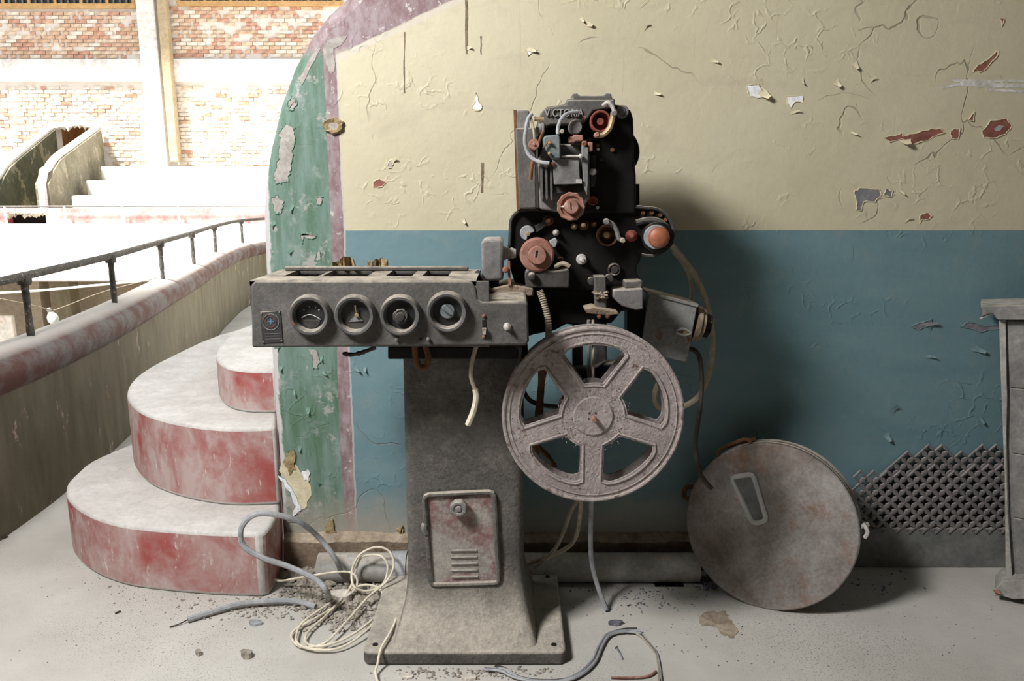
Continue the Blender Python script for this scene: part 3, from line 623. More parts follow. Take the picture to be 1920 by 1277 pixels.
# --- pedestal: base plate + column flaring into it
by0, by1, bx0, bx1, bz = 1.872, 2.316, -.405, .147, .042
def rrect(x0, x1, y0, y1, r, n=5):
    out = []
    for cx, cy, a0 in ((x1-r, y1-r, 0), (x0+r, y1-r, 90), (x0+r, y0+r, 180), (x1-r, y0+r, 270)):
        for i in range(n+1):
            a = math.radians(a0+90*i/n); out.append((cx+r*math.cos(a), cy+r*math.sin(a)))
    return out
MB().prism([Vector((x, y, 0)) for x, y in rrect(bx0, bx1, by0, by1, .022)], (0, 0, bz)).build('base_plate', 'pedestal', PJ, bevel=.008, seg=3)
for x, y in ((.115, 1.905), (-.375, 1.905), (.115, 2.28)):
    MB().lathe([(.008, 0), (.008, .0012)], (x, y, bz), (0, 0, 1), 10).build('bolt_hole', 'hole', PJ)
cz = at(860, 655, 1.98).z
lev = []
for z, f in ((bz-.004, 1.0), (bz+.012, .86), (bz+.03, .68), (bz+.055, .46), (bz+.085, .27), (bz+.12, .13), (bz+.16, .045), (bz+.21, 0), (.45, 0), (cz*.8, -.03), (cz, -.05)):
    lev.append((z, -.293-.034*f, .033+.036*f, 1.978-.094*f, 2.24+.04*f))
col = MB(); NR = None
for z, xa, xb, ya, yb in lev:
    r = rrect(xa, xb, ya, yb, .028); NR = len(r); col.v += [Vector((x, y, z)) for x, y in r]
for i in range(len(lev)-1):
    for j in range(NR): col.f.append((i*NR+j, i*NR+(j+1) % NR, (i+1)*NR+(j+1) % NR, (i+1)*NR+j)); col.mi.append(0)
col.f += [tuple(range(NR)), tuple(range((len(lev)-1)*NR, len(lev)*NR))]; col.mi += [0, 0]
col.build('pedestal', 'pedestal', PJ, ang=60)
# --- column door
DD = 1.972
dr = [(795, 927), (926, 921), (938, 1094), (807, 1099)]
do = plate(dr, DD, .012).build('access_door', mk('door_paint', (.30, .275, .25), (.36, .335, .30), 8, .85, 0, .6, 160, .003, (.22, .125, .12), 5, .45, .53), PJ, bevel=.003)
q = PP([(796, 928), (925, 922), (936, 1093), (808, 1097)], DD-.002)
rc = []
for i in range(4):
    a, b, c_ = q[i-1], q[i], q[(i+1) % 4]; d1 = (a-b).normalized()*.012; d2 = (c_-b).normalized()*.012
    rc += [b+d1, b+d1*.3+d2*.3, b+d2]
MB().tube(rc, .0075, 8, 0, None, True).build('door_rim', 'pedestal', do)
knob(861, 946, DD, [(9, 0), (9, .012), (16, .013), (17, .018), (17, .028), (14, .033), (10, .033), (9, .030), (6, .030), (5, .034), (0, .035)], 40, lambda a: 1-.07*abs(math.cos(4*a))).build('door_knob', 'grey', do)
for i in range(5):
    y = 1033+i*12.3; m = MB(); a = at(845+i*.6, y, DD); b = at(894+i*.6, y-1, DD); m.tube([a, a.lerp(b, .5), b], .0045, 6, 2).build('louvre', 'grey', do)
MB().tube([at(797, 982, DD-.004), at(795, 990, DD-.008), at(800, 1000, DD-.004)], .009, 8, 4).build('hinge', 'grey', do)
# --- neck under the console
plate([(727, 650), (990, 650), (990, 674), (727, 674)], 1.93, .16).build('console_bracket', 'black', PJ, bevel=.004)
MB().tube([at(778, 648, 1.90), at(780, 672, 1.90), at(788, 688, 1.90), at(800, 686, 1.90), at(803, 668, 1.90), at(797, 648, 1.90)], .008, 8, 6).build('hose_loop', 'rust', PJ)
# --- console
C0 = 1.80
zt_ = at(700, 528, C0).z; zb_ = at(700, 650, C0).z; xl = at(472, 590, C0).x; xm = at(893, 545, C0).x; xr = at(990, 610, C0).x; zs = at(940, 566, C0).z; C1 = 2.06
cs = MB(); t = .012
cs.box((xl, C0, zb_), (xm+.03, C0+t, zt_)); cs.box((xl, C0+t, zb_), (xl+t, C1, zt_)); cs.box((xl+t, C1-t, zb_), (xm, C1, zt_)); cs.box((xm-t, C0+t, zb_), (xm, C1-t, zt_)); cs.box((xl+t, C0+t, zb_), (xm-t, C1-t, zb_+t))
CON = MB()
outl = [(xl, zb_), (xm, zb_), (xm, zt_), (xl, zt_)]
body = cs.build('console', 'machine', PJ)
# rounded outer shell: front panel with the step down on its right
fp_ = [(472, 652), (986, 648), (992, 640), (990, 572), (984, 566), (902, 566), (895, 560), (893, 541), (885, 529), (880, 527), (478, 527), (470, 534), (471, 560)]
plate(fp_, C0-.004, .03).build('front_panel', 'machine', body, bevel=.007, seg=3)
lowb = MB().box((xm-.002, C0, zb_+.001), (xr, 2.02, zs)); lowb.build('side_box', 'machine', body, bevel=.010, seg=3)
# top frame with four openings
def ty(py): return onz(700, py, zt_).y
hy0, hy1 = ty(519.5), ty(507.5)
hx = [(X_(530, 519, hy0), X_(596, 519, hy0)), (X_(603, 519, hy0), X_(688, 519, hy0)), (X_(722, 519, hy0), X_(772, 519, hy0)), (X_(791, 519, hy0), X_(840, 519, hy0))]
tp = MB(); zz0, zz1 = zt_-.010, zt_+.002
tp.box((xl, C0, zz0), (xm, hy0, zz1)); tp.box((xl, hy1, zz0), (xm, C1, zz1)); xs = xl
for a, b in hx: tp.box((xs, hy0, zz0), (a, hy1, zz1)); xs = b
tp.box((xs, hy0, zz0), (xm, hy1, zz1))
tp.build('top_plate', 'machine', body)
for i, (a, b) in enumerate(hx):
    tg = MB().box((a+.004, hy0+.02, zt_-.05), (b-.004, hy1-.02, zt_-.045)); tg.build('inner_tray', 'darkmetal', body)
MB().box((xl+.02, C1-.045, zt_+.002), (xm-.03, C1-.03, zt_+.014)).build('top_ridge', 'machine', body, bevel=.004)
# bezels with their dials
for i, (px, py) in enumerate(((583, 590), (667, 590), (752, 590), (839, 584))):
    D = C0-.004
    bz_ = knob(px, py, D, [(27, .001), (28, .012), (31, .020), (35, .021), (38, .014), (39.5, 0)], 40).build('dial_bezel', 'bezel', body)
    knob(px, py, D-.0008, [(28, 0), (28, .001), (0, .001)], 32).build('dial_face', 'dial' if i != 1 else 'darkmetal', bz_)
    P = lambda dx, dy, h: at(px+dx, py+dy, D-h)
    if i == 0:
        MB().tube([P(-17, 6, .003), P(-8, 1, .003), (P(3, 1, .003)), P(18, 9, .003)], .0012, 6, 5).build('scale_line', 'light', bz_)
        plate(arc(px+1, py+10, 16, 0, 180, 10), D-.003, .002).build('dial_cover', 'darkmetal', bz_)
        for dx, dy in ((-12, -8), (-3, -13), (8, -12), (14, -8)): MB().tube([P(dx, dy, .0025), P(dx*1.2, dy*1.25, .0025)], .0008, 5, 0).build('scale_mark', 'light', bz_)
    elif i == 1:
        plate([(px+2, py-2), (px+14, py+12), (px-13, py+14)], D-.004, .003).build('dial_pointer', 'grey', bz_)
        MB().tube([P(3, -1, .004), P(0, -9, .009), P(-1, -17, .012)], .002, 6, 3).build('dial_pin', 'brass', bz_)
        knob(px+3, py, D, [(4, 0), (4, .009), (0, .010)], 12).build('dial_nut', 'brass', bz_)
    elif i == 2:
        knob(px, py+2, D, [(15, 0), (15, .015), (13, .018), (9, .018), (8, .022), (0, .023)], 40, lambda a: 1-.09*abs(math.cos(4*a))).build('dial_knob', 'darkmetal', bz_)
        MB().tube([P(11*math.cos(a), 2+11*math.sin(a), .0185) for a in [k_*6.283/20 for k_ in range(20)]], .0012, 5, 0, None, True).build('knob_ring', 'bezel', bz_)
    else:
        plate(arc(px, py, 14, 0, 360, 20)[:-1], D-.008, .007).build('knob_base', 'bluegrey', bz_, bevel=.002)
        plate([(px-11, py-10), (px-4, py-13), (px+13, py+2), (px+12, py+8), (px+5, py+8), (px-10, py-3)], D-.018, .011).build('pointer_knob', 'bluegrey', bz_, bevel=.003)
# nameplate with emblem
D = C0-.004
npl = plate([(487, 585), (526, 583), (531, 642), (492, 644)], D-.002, .003).build('nameplate', 'darkmetal', body, bevel=.001)
MB().tube([at(508+15*math.cos(a), 604+15*math.sin(a), D-.0025) for a in [i*6.283/24 for i in range(24)]], .0009, 5, 0, None, True).build('emblem_ring', 'grey', npl)
MB().tube([at(508+10*math.cos(a), 604+10*math.sin(a), D-.0025) for a in [i*6.283/20 for i in range(20)]], .0006, 5, 0, None, True).build('emblem_ring', 'redmark', npl)
plate([(508+(7 if i % 2 == 0 else 2.2)*math.sin(i*math.pi/4), 603-(7 if i % 2 == 0 else 2.2)*math.cos(i*math.pi/4)) for i in range(8)], D-.003, .001).build('emblem_star', 'blue', npl)
for i in range(3): MB().tube([at(497, 626+5*i, D-.0025), at(526, 625+5*i, D-.0025)], .0005, 4, 0).build('plate_line', 'grey', npl)
for a, b in ((490, 588), (524, 586), (528, 639), (494, 641)): knob(a, b, D-.002, [(1.8, 0), (1.4, .002), (0, .0025)], 8).build('rivet', 'grey', npl)
# switch slot, push button, screws
plate([(904, 600), (911, 600), (911, 634), (905, 634)], D-.0015, .002).build('switch_slot', 'hole', body)
plate([(904, 616), (912, 616), (911, 628), (905, 628)], D-.012, .012).build('switch_lever', 'light', body, bevel=.001)
for a, b in ((907, 592), (907, 631)): knob(a, b, D, [(3.6, 0), (3.4, .004), (0, .006)], 10).build('screw', 'rustpink', body)
knob(951, 612, D, [(7.5, 0), (7.5, .004), (5, .005), (5, .013), (3.2, .014), (3, .020), (0, .021)], 18).build('push_button', 'light', body)
for a, b in ((744, 635), (803, 635)): knob(a, b, D, [(3.3, 0), (3.2, .009), (0, .010)], 10).build('screw', 'grey', body)
knob(789, 635, D, [(2.5, 0), (2.5, .0012), (0, .0012)], 10).build('screw_hole', 'hole', body)
# --- hanging wires under the console
MB().tube([at(893, 650, 1.86), at(886, 675, 1.86), at(883, 705, 1.86), at(891, 730, 1.86)], .0055, 8, 6).build('hanging_wire', 'tancable', PJ)
MB().tube([at(891, 730, 1.86), at(893, 745, 1.86), at(888, 770, 1.86), at(877, 797, 1.86)], .0075, 8, 6).build('wire_end', 'cream', PJ)
MB().tube([at(644, 663, 1.88), at(660, 665, 1.87), at(682, 660, 1.86), at(704, 651, 1.86)], .0055, 8, 5, lambda t, i: random.uniform(.8, 1.2)).build('broken_wire', 'darkcable', PJ)
MB().tube([at(970, 650, 1.90), at(976, 660, 1.92), at(968, 720, 1.96)], .005, 8, 5).build('hanging_wire', 'darkcable', PJ)
# --- machine bed (black casting behind console and head)
plate([(905, 536), (1000, 536), (1085, 542), (1205, 540), (1208, 575), (1165, 585), (1148, 606), (1100, 612), (1062, 608), (1040, 620), (1000, 628), (965, 640), (905, 640)], 2.06, .15).build('machine_bed', 'black', PJ, bevel=.006)
plate([(905, 545), (955, 533), (1000, 541), (1000, 556), (905, 556)], 1.98, .13).build('bed_dust_ledge', 'ledge', PJ, bevel=.004)
# dark uprights seen through the reel (take-up arm)
plate([(1074, 596), (1092, 596), (1092, 742), (1074, 742)], 2.10, .03).build('arm_post', 'black', PJ)
plate([(1116, 596), (1138, 596), (1138, 742), (1116, 742)], 2.08, .05).build('arm_post', 'darkmetal', PJ, bevel=.003)
plate([(1048, 694), (1120, 690), (1136, 682), (1180, 680), (1186, 700), (1160, 735), (1130, 748), (1090, 748), (1052, 718)], 2.04, .05).build('arm_bracket', 'black', PJ, bevel=.006)
MB().tube([at(1104, 600, 2.02), at(1104, 735, 2.02)], .005, 8, 0).build('rod', 'grey', PJ)
MB().tube([at(1112, 730, 1.98), at(1112, 600, 2.06)], .004, 8, 0).build('rod', 'tancable', PJ)
knob(1112, 783, 2.08, [(40, 0), (40, .03), (22, .04), (16, .16), (0, .165)], 28).build('takeup_spindle', 'darkmetal', PJ)
plate([(1090, 735), (1135, 735), (1150, 790), (1112, 826), (1076, 790)], 2.06, .03).build('spindle_arm', 'black', PJ)

# --- head: upper casing
HD = 2.03
up_ = [(1010, 400), (1008, 232), (1014, 212), (1026, 200), (1060, 195), (1150, 195), (1170, 198), (1183, 207), (1188, 222), (1190, 300), (1193, 330), (1194, 402)]
head = plate(up_, HD, .19).build('head_casing', 'black', PJ, bevel=.008, seg=3)
knob(1150, 287, 2.16, [(46, 0), (46, .03), (44, .034), (0, .034)], 40).build('flywheel', 'black', PJ)
plate([(1180, 345), (1199, 345), (1199, 402), (1180, 402)], 2.12, .05).build('rear_cover', 'black', head)
hb = plate([(1008, 240), (1010, 222), (1017, 208), (1028, 201), (1062, 196), (1062, 190), (1066, 187), (1152, 187), (1155, 200), (1112, 208), (1100, 226), (1092, 232), (1032, 234), (1022, 240)], 1.985, .06).build('name_casting', 'machine', head, bevel=.006, seg=3)
plate([(1064, 192), (1064, 184), (1074, 184), (1074, 175), (1082, 174), (1086, 179), (1132, 179), (1136, 174), (1146, 175), (1148, 184), (1153, 185), (1153, 192)], 1.99, .13).build('top_bracket', 'machine', head, bevel=.003)
# raised lettering
fc = bpy.data.curves.new('lettering', 'FONT'); fc.body = 'VICTORIA'; fc.size = 1; fc.extrude = .12; fc.align_x = 'LEFT'; fc.bevel_depth = .01
fo = bpy.data.objects.new('lettering_tmp', fc); COL.objects.link(fo); bpy.context.view_layer.update()
me = bpy.data.meshes.new_from_object(fo.evaluated_get(bpy.context.evaluated_depsgraph_get())); bpy.data.objects.remove(fo)
xs_ = [v.co.x for v in me.vertices]; a = at(1021, 219, 1.984); b = at(1094, 219, 1.984); hgt = 14*mpp(212, 1.984)
ys_ = [v.co.y for v in me.vertices]; mx, Mx, my, My = min(xs_), max(xs_), min(ys_), max(ys_)
lt = MB(); lt.v = [Vector((a.x+(v.co.x-mx)/(Mx-mx)*(b.x-a.x), a.y-.001-v.co.z*.028, a.z+(v.co.y-my)/(My-my)*hgt)) for v in me.vertices]; lt.f = [tuple(p.vertices) for p in me.polygons]; lt.mi = [0]*len(lt.f)
lt.build('raised_lettering', 'pipe', head)
knob(1166, 210, HD, [(12, 0), (12, .010), (10.5, .013), (7.5, .013), (7, .011), (5.5, .011), (5, .015), (0, .016)], 28).build('end_boss', 'grey', head)
# upper sprocket, its arm and roller
sp = knob(1123, 230, HD-.01, [(17, 0), (20, .012), (20, .040), (18.5, .043), (16, .042), (15, .018), (7.5, .017), (7, .032), (6, .035), (2, .035), (0, .034)], 30).build('upper_sprocket', 'redrust', head)
MB().tube([at(1150, 214, 1.955), at(1146, 232, 1.955), at(1142, 242, 1.955), at(1132, 252, 1.955), at(1122, 254, 1.955)], .0065, 8, 5).build('sprocket_arm', 'brass', sp)
knob(1150, 214, 1.97, [(6, 0), (6, .022), (4, .026), (0, .026)], 14).build('arm_pivot', 'grey', sp)
knob(1118, 254, 1.97, [(5.5, 0), (5.5, .02), (3, .024), (0, .024)], 14).build('arm_roller', 'rustpink', sp)
MB().tube([at(1131, 198, 1.97), at(1140, 192, 1.96), at(1148, 200, 1.96), at(1152, 210, 1.96)], .005, 8, 4).build('arm_link', 'light', sp)
knob(1144, 197, 1.975, [(5, 0), (5, .015), (0, .018)], 12).build('link_pin', 'grey', sp)
knob(1077, 240, HD-.02, [(13, 0), (13, .03), (11.5, .034), (0, .034)], 24).build('guide_roller', 'grey', head)
plate([(1058, 216), (1068, 214), (1078, 232), (1066, 238)], 2.0, .03).build('roller_arm', 'darkmetal', head, bevel=.003)
knob(1094, 222, HD-.03, [(4, 0), (4, .02), (0, .022)], 12).build('stud', 'rustpink', head)
for a_, b_, r_px, mt in ((1148, 281, 4, 'rust'), (1120, 273, 3.5, 'rust'), (1121, 280, 3, 'light'), (1127, 300, 2.5, 'darkmetal'), (1104, 262, 4, 'rust')):
    knob(a_, b_, HD, [(r_px, 0), (r_px, .006), (0, .007)], 10).build('screw', mt, head)
# left lamp-side plate
lp = plate([(967, 206), (992, 206), (993, 240), (1005, 242), (1006, 392), (973, 392), (967, 250)], 2.0, .05).build('side_plate', 'grey', head, bevel=.004)
plate([(963, 206), (968, 206), (974, 394), (969, 394)], 2.0, .07).build('side_strip', 'rust', lp)
plate([(966, 240), (1004, 239), (1006, 391), (974, 391)], 1.985, .02).build('lamp_shield', 'machine', lp, bevel=.004)
# gate block with fins
gb = plate([(1008, 300), (1022, 270), (1098, 270), (1106, 290), (1106, 372), (1092, 392), (1060, 400), (1012, 392)], 1.985, .06).build('gate_block', 'grey', head, bevel=.005)
for x in (1015, 1024, 1033):
    plate([(x-2, 308), (x+2, 308), (x+3, 372), (x+1, 376), (x-1, 370)], 1.955, .035).build('cooling_fin', 'machine', gb)
plate([(1036, 298), (1085, 296), (1087, 335), (1091, 336), (1091, 345), (1039, 346)], 1.945, .012).build('gate_cover', 'grey', gb, bevel=.001)
plate([(1080, 336), (1091, 336), (1091, 344), (1080, 344)], 1.943, .003).build('cover_tab', 'light', gb)
plate([(1091, 272), (1103, 276), (1103, 345), (1101, 366), (1094, 348), (1091, 300)], 1.95, .04).build('gate_bar', 'grey', gb, bevel=.002)
MB().tube([at(1053, 293, 1.94), at(1088, 293, 1.94)], .003, 8, 0).build('gate_rod', 'light', gb)
knob(1088, 293, 1.95, [(4, 0), (4, .014), (0, .016)], 10).build('rod_end', 'light', gb)
plate([(1038, 350), (1092, 348), (1092, 360), (1042, 362)], 1.965, .02).build('gate_foot', 'darkmetal', gb)
# blue grey lamp box, cables in front of the gate
bb = plate([(1018, 258), (1024, 254), (1048, 252), (1051, 260), (1052, 298), (1036, 299), (1026, 284), (1019, 272)], 1.925, .05).build('lens_box', 'bluegrey', gb, bevel=.004)
MB().tube([at(1018, 278, 1.918), at(1030, 264, 1.918), at(1033, 270, 1.915)], .002, 6, 3).build('box_wire', 'rust', bb)
knob(1030, 268, 1.925, [(3, 0), (3, .008), (0, .010)], 10).build('box_screw', 'brass', bb); knob(1030, 288, 1.925, [(3, 0), (3, .008), (0, .010)], 10).build('box_screw', 'brass', bb)
MB().tube([at(1046, 252, 1.94), at(1046, 240, 1.945), at(1053, 222, 1.955), at(1066, 212, 1.96), at(1084, 210, 1.97)], .0045, 8, 6).build('pale_hose', 'greycable', head)
MB().tube([at(997, 214, 1.96), at(990, 224, 1.95), at(985, 250, 1.945), at(985, 272, 1.945), at(993, 292, 1.945), at(1010, 303, 1.94), at(1030, 306, 1.935)], .0048, 8, 6).build('lamp_cable', 'greycable', head)
MB().tube([at(995, 220, 1.955), at(1000, 240, 1.95), at(1003, 268, 1.95)], .0032, 8, 5).build('lamp_cable', 'tancable', head)
MB().tube([at(1002, 223, 1.965), at(1020, 224, 1.965)], .006, 10, 0).build('terminal', 'brass', head)
MB().tube([at(1019, 246, 1.96), at(1012, 262, 1.95), at(1010, 272, 1.95)], .0035, 8, 4).build('rust_lever', 'rust', head)
for a_, b_ in ((1012, 240), (1018, 238), (1007, 246)): plate([(a_-3, b_-8), (a_+3, b_-8), (a_+3, b_+10), (a_-2, b_+12)], 1.965, .02).build('terminal_block', 'light' if a_ == 1012 else 'grey', head, bevel=.002)
knob(1000, 273, 1.985, [(10, 0), (10, .05), (9, .056), (3, .056), (2, .060), (0, .060)], 22).build('lamp_knob', 'rustpink', head)
MB().tube([at(1000, 300, 1.97), at(996, 318, 1.965), at(995, 336, 1.97)], .005, 8, 4).build('rust_lever', 'rust', head)
for a_, b_ in ((1028, 309), (1036, 308)): knob(a_, b_, 1.96, [(4, 0), (4, .02), (0, .022)], 12).build('terminal_screw', 'rust', head)
for a_, b_, w_, h_ in ((1084, 259, 10, 6), (1073, 262, 6, 6), (1107, 275, 5, 9), (1096, 269, 5, 5)):
    plate([(a_-w_, b_-h_), (a_+w_, b_-h_), (a_+w_, b_+h_), (a_-w_, b_+h_)], 1.955, .03).build('clamp_block', 'rustpink', head, bevel=.003)
knob(1095, 270, 1.955, [(4, 0), (4, .008), (2, .009), (0, .007)], 14).build('clamp_screw', 'rust', head)
knob(1053, 247, 1.96, [(4, 0), (4, .02), (0, .021)], 12).build('stud', 'tancable', head)
plate([(1107, 292), (1118, 292), (1118, 338), (1114, 350), (1107, 352)], 1.99, .04).build('guide_rail', 'darkmetal', head, bevel=.002)
knob(1111, 322, 1.985, [(6.5, 0), (6.5, .016), (4, .020), (0, .021)], 18).build('rail_button', 'light', head)
knob(1111, 376, HD, [(9, 0), (9, .014), (7, .016), (5, .012), (0, .012)], 20).build('rust_boss', 'redrust', head); knob(1120, 389, HD, [(3.2, 0), (3, .010), (0, .011)], 10).build('screw', 'light', head)
# scalloped focus wheel
fw = knob(1070, 387, 1.955, [(22, 0), (26.5, .004), (27, .012), (25, .017), (20, .016), (18, .011), (13.5, .011), (13, .030), (12, .033), (0, .033)], 66, None)
for i, v in enumerate(fw.v):
    c_ = at(1070, 387, 1.955); d = Vector((v.x-c_.x, 0, v.z-c_.z)); r = d.length/mpp(387, 1.955)
    if r > 21:
        a_ = math.atan2(d.z, d.x); f_ = 1-.055*(.5-.5*math.cos(11*a_)); v.x = c_.x+d.x*f_; v.z = c_.z+d.z*f_
fwo = fw.build('focus_wheel', 'rustpink', head)
plate([(1069, 380), (1071, 380), (1072, 394), (1070, 394)], 1.9215, .002).build('slot', 'hole', fwo)
MB().rock(at(1056, 388, 1.938), .010).build('dirt_lump', 'plaster', fwo, flat=True)

# --- head: lower black plate with right bulge
lo = [(957, 505), (955, 470), (957, 425)]+arc(985, 421, 28, 180, 270, 6)+[(1100, 391), (1195, 388)]+arc(1218, 435, 45, -95, 110, 18)+[(1200, 490), (1193, 500), (1194, 512), (1205, 530), (1205, 545), (1080, 545), (1000, 540), (965, 530)]
LD_ = 2.045
low = plate(lo, LD_, .10).build('lower_plate', 'black', PJ, bevel=.003)
rim_pts = [(957, 505), (955, 470), (957, 425)]+arc(985, 421, 28, 180, 270, 6)+[(1040, 392), (1100, 391), (1195, 388)]+arc(1218, 435, 45, -95, 110, 18)
MB().tube([at(x, y, LD_-.008) for x, y in rim_pts], .0045, 6, 0).build('plate_rim', 'darkmetal', low)
MB().tube([at(x, y, LD_-.004) for x, y in [(1193, 418), (1215, 413), (1236, 416), (1252, 430), (1257, 448)]], .009, 8, 5).build('bulge_lip', 'darkmetal', low)
oc = knob(1231, 445, LD_, [(30, 0), (29, .025), (23, .03), (23, .05), (20.5, .053)], 32).build('roller_boss', 'black', low)
knob(1229, 444, LD_-.045, [(22, 0), (23, .006), (22, .012), (19, .012)], 32).build('roller_ring', 'greycable', low)
knob(1234, 445, LD_-.05, [(20, 0), (20, .014), (18.5, .022), (14, .027), (7, .029), (0, .030)], 32).build('roller_cap', 'orange', low)
for a_, b_, r_px in ((1222, 398, 5), (1238, 403, 4), (1248, 412, 3.5), (1206, 399, 4)): knob(a_, b_, LD_, [(r_px, 0), (r_px*.8, .005), (0, .004)], 10).build('bulge_hole', 'rust', low)
s2 = knob(1137, 440, LD_, [(17, 0), (20, .010), (20, .035), (18, .038), (16.5, .036), (15, .014), (7, .013), (6.5, .030), (5, .033), (0, .033)], 30).build('lower_sprocket', 'rust', low)
knob(1137, 440, LD_-.03, [(6, 0), (6, .006), (2, .008), (0, .008)], 14).build('sprocket_nut', 'brass', s2)
MB().tube([at(1136, 415, 1.99), at(1148, 420, 1.99), at(1156, 432, 1.99), at(1160, 446, 1.99), at(1166, 450, 1.99)], .0062, 8, 5).build('sprocket_arm', 'grey', s2)
knob(1136, 415, 2.0, [(6, 0), (6, .02), (4, .024), (0, .024)], 14).build('arm_roller', 'grey', s2); knob(1166, 450, 2.0, [(5, 0), (5, .02), (3.5, .024), (0, .024)], 14).build('arm_roller', 'tancable', s2)
for a_, b_, r_px, mt in ((1076, 424, 6, 'brass'), (1094, 422, 9, 'rust'), (1113, 419, 6, 'rust'), (1042, 436, 6, 'light'), (1028, 413, 10, 'rust'), (1051, 487, 6, 'rust'), (1183, 442, 11, 'redrust')):
    k_ = knob(a_, b_, LD_, [(r_px, 0), (r_px, .012), (r_px*.7, .015), (r_px*.55, .024), (r_px*.3, .028), (0, .029)], 18).build('film_roller', mt, low)
    if mt == 'rust' and r_px == 9: knob(a_, b_, LD_-.026, [(5, 0), (4, .008), (0, .010)], 12).build('roller_tip', 'brass', k_)
plate(arc(989, 437, 14, 95, 350, 14)+[(990, 440)], LD_-.02, .018).build('cam_disc', 'greycable', low, bevel=.002); knob(990, 438, LD_-.02, [(4, 0), (4, .008), (0, .009)], 12).build('cam_pin', 'brass', low)
plate([(1003, 424), (1022, 412), (1028, 420), (1006, 436)], LD_-.015, .014).build('cam_link', 'darkmetal', low)
bk = knob(1006, 475, LD_-.01, [(24, 0), (24, .035), (31, .038), (32, .046), (31, .054), (28, .057), (18, .057), (17.5, .055), (17, .066), (15.5, .070), (0, .070)], 40).build('framing_knob', 'rustpink', low)
plate([(1005, 470), (1008, 470), (1006, 482), (1003, 482)], LD_-.0815, .002).build('slot', 'hole', bk)
plate([(1030, 452), (1042, 446), (1046, 452), (1042, 464), (1034, 464)], LD_-.03, .02).build('stop_tab', 'greycable', low, bevel=.002)
pn = knob(1090, 486, LD_, [(10, 0), (10, .008), (8, .012), (5, .012), (5, .035), (3, .038), (2.5, .046), (0, .046)], 20).build('pin', 'light', low)
rg = knob(1151, 505, LD_, [(12, 0), (12, .010), (10, .014), (8, .010), (6, .010), (6, .016), (0, .016)], 24).build('dark_boss', 'darkmetal', low)
# lower film guard
lgd = plate([(986, 540), (984, 520)]+arc(998, 517, 14, 180, 280, 5)+[(1040, 508), (1066, 504), (1069, 512), (1068, 540)], 1.985, .07).build('film_guard', 'darkmetal', low, bevel=.004)
knob(997, 518, 1.985, [(8, 0), (8, .012), (5, .018), (0, .020)], 18).build('guard_pin', 'darkmetal', lgd)
MB().tube([at(1040, 500, 1.99), at(1056, 494, 1.985), at(1068, 500, 1.985)], .006, 8, 4).build('guard_spring', 'tancable', lgd)
# bracket with rusty dirt, grey blocks
br = plate([(1114, 518), (1136, 518), (1138, 580), (1117, 582)], 1.985, .04).build('centre_bracket', 'machine', low, bevel=.003)
m = MB()
for i in range(16): m.rock(at(random.uniform(1114, 1142), random.uniform(545, 560), random.uniform(1.97, 1.985)), .009)
m.build('dirt_clump', 'ledge', br, flat=True)
ft = plate([(1096, 580), (1112, 576), (1158, 584), (1162, 590), (1140, 592), (1100, 588)], 1.96, .07).build('bracket_foot', 'ledge', low, bevel=.003)
for a_, b_ in ((1123, 593), (1139, 593)): knob(a_, b_, 1.965, [(4, 0), (4, .006), (0, .008)], 10).build('foot_bolt', 'rust', ft)
knob(1108, 526, 2.02, [(7, 0), (7, .02), (0, .022)], 14).build('bracket_pin', 'darkmetal', low); knob(1141, 520, 2.02, [(7, 0), (7, .02), (0, .022)], 14).build('bracket_pin', 'darkmetal', low)
plate([(1150, 544), (1206, 541), (1207, 580), (1192, 582), (1166, 574), (1150, 560)], 1.98, .12).build('grey_block', 'grey', low, bevel=.004)
plate([(1172, 527), (1205, 526), (1205, 541), (1172, 542)], 2.0, .10).build('upper_block', 'machine', low, bevel=.004)
# motor box on the left with shaft
mo = plate([(904, 528), (902, 456), (908, 448), (940, 447), (943, 452), (944, 526)], 1.97, .09).build('motor_box', 'grey', PJ, bevel=.008, seg=3)
a_, b_ = at(943, 475, 2.02), at(962, 476, 2.02); k = mpp(475, 2.02)
MB().lathe([(12*k, 0), (13*k, .006), (10*k, .010), (12*k, .014), (9*k, .018), (11*k, .022), (8*k, .034)], a_, (1, 0, 0), 18).build('motor_shaft', 'light', mo)
plate([(951, 490), (956, 490), (958, 535), (953, 536)], 1.975, .02).build('motor_lever', 'rustpink', mo)
knob(948, 505, 1.975, [(6, 0), (6, .015), (3, .018), (0, .018)], 16).build('lever_knob', 'rustpink', mo)
plate([(915, 526), (936, 526), (934, 545), (917, 545)], 1.99, .05).build('motor_foot', 'black', mo)
MB().tube([at(895, 510, 1.97), at(905, 528, 1.95), at(918, 545, 1.95), at(925, 556, 1.96)], .007, 8, 5).build('motor_wire', 'darkcable', mo)
# ribbed conduit, bottom cable
MB().tube([at(1012, 545, 1.96), at(1019, 565, 1.955), at(1026, 590, 1.955), at(1029, 618, 1.955), at(1028, 640, 1.96)], .0085, 10, 12, lambda t, i: 1.15 if i % 2 else .85).build('ribbed_conduit', 'tancable', PJ)
MB().tube([at(1028, 640, 1.96), at(1018, 690, 1.99), at(1012, 760, 2.0), at(1006, 830, 2.0), at(1002, 870, 2.0)], .010, 8, 6, lambda t, i: random.uniform(.8, 1.2)).build('rag_cord', 'rust', PJ)
MB().tube([at(1008, 838, 2.0), at(1022, 850, 2.0), at(1034, 864, 2.0), at(1040, 876, 2.0)], .007, 8, 5, lambda t, i: random.uniform(.8, 1.2)).build('rag_cord', 'rust', PJ)
MB().tube([at(978, 640, 2.02), at(972, 690, 2.05), at(985, 740, 2.1), at(1010, 758, 2.1), at(1060, 764, 2.1)], .007, 8, 6).build('black_hose', 'darkcable', PJ)
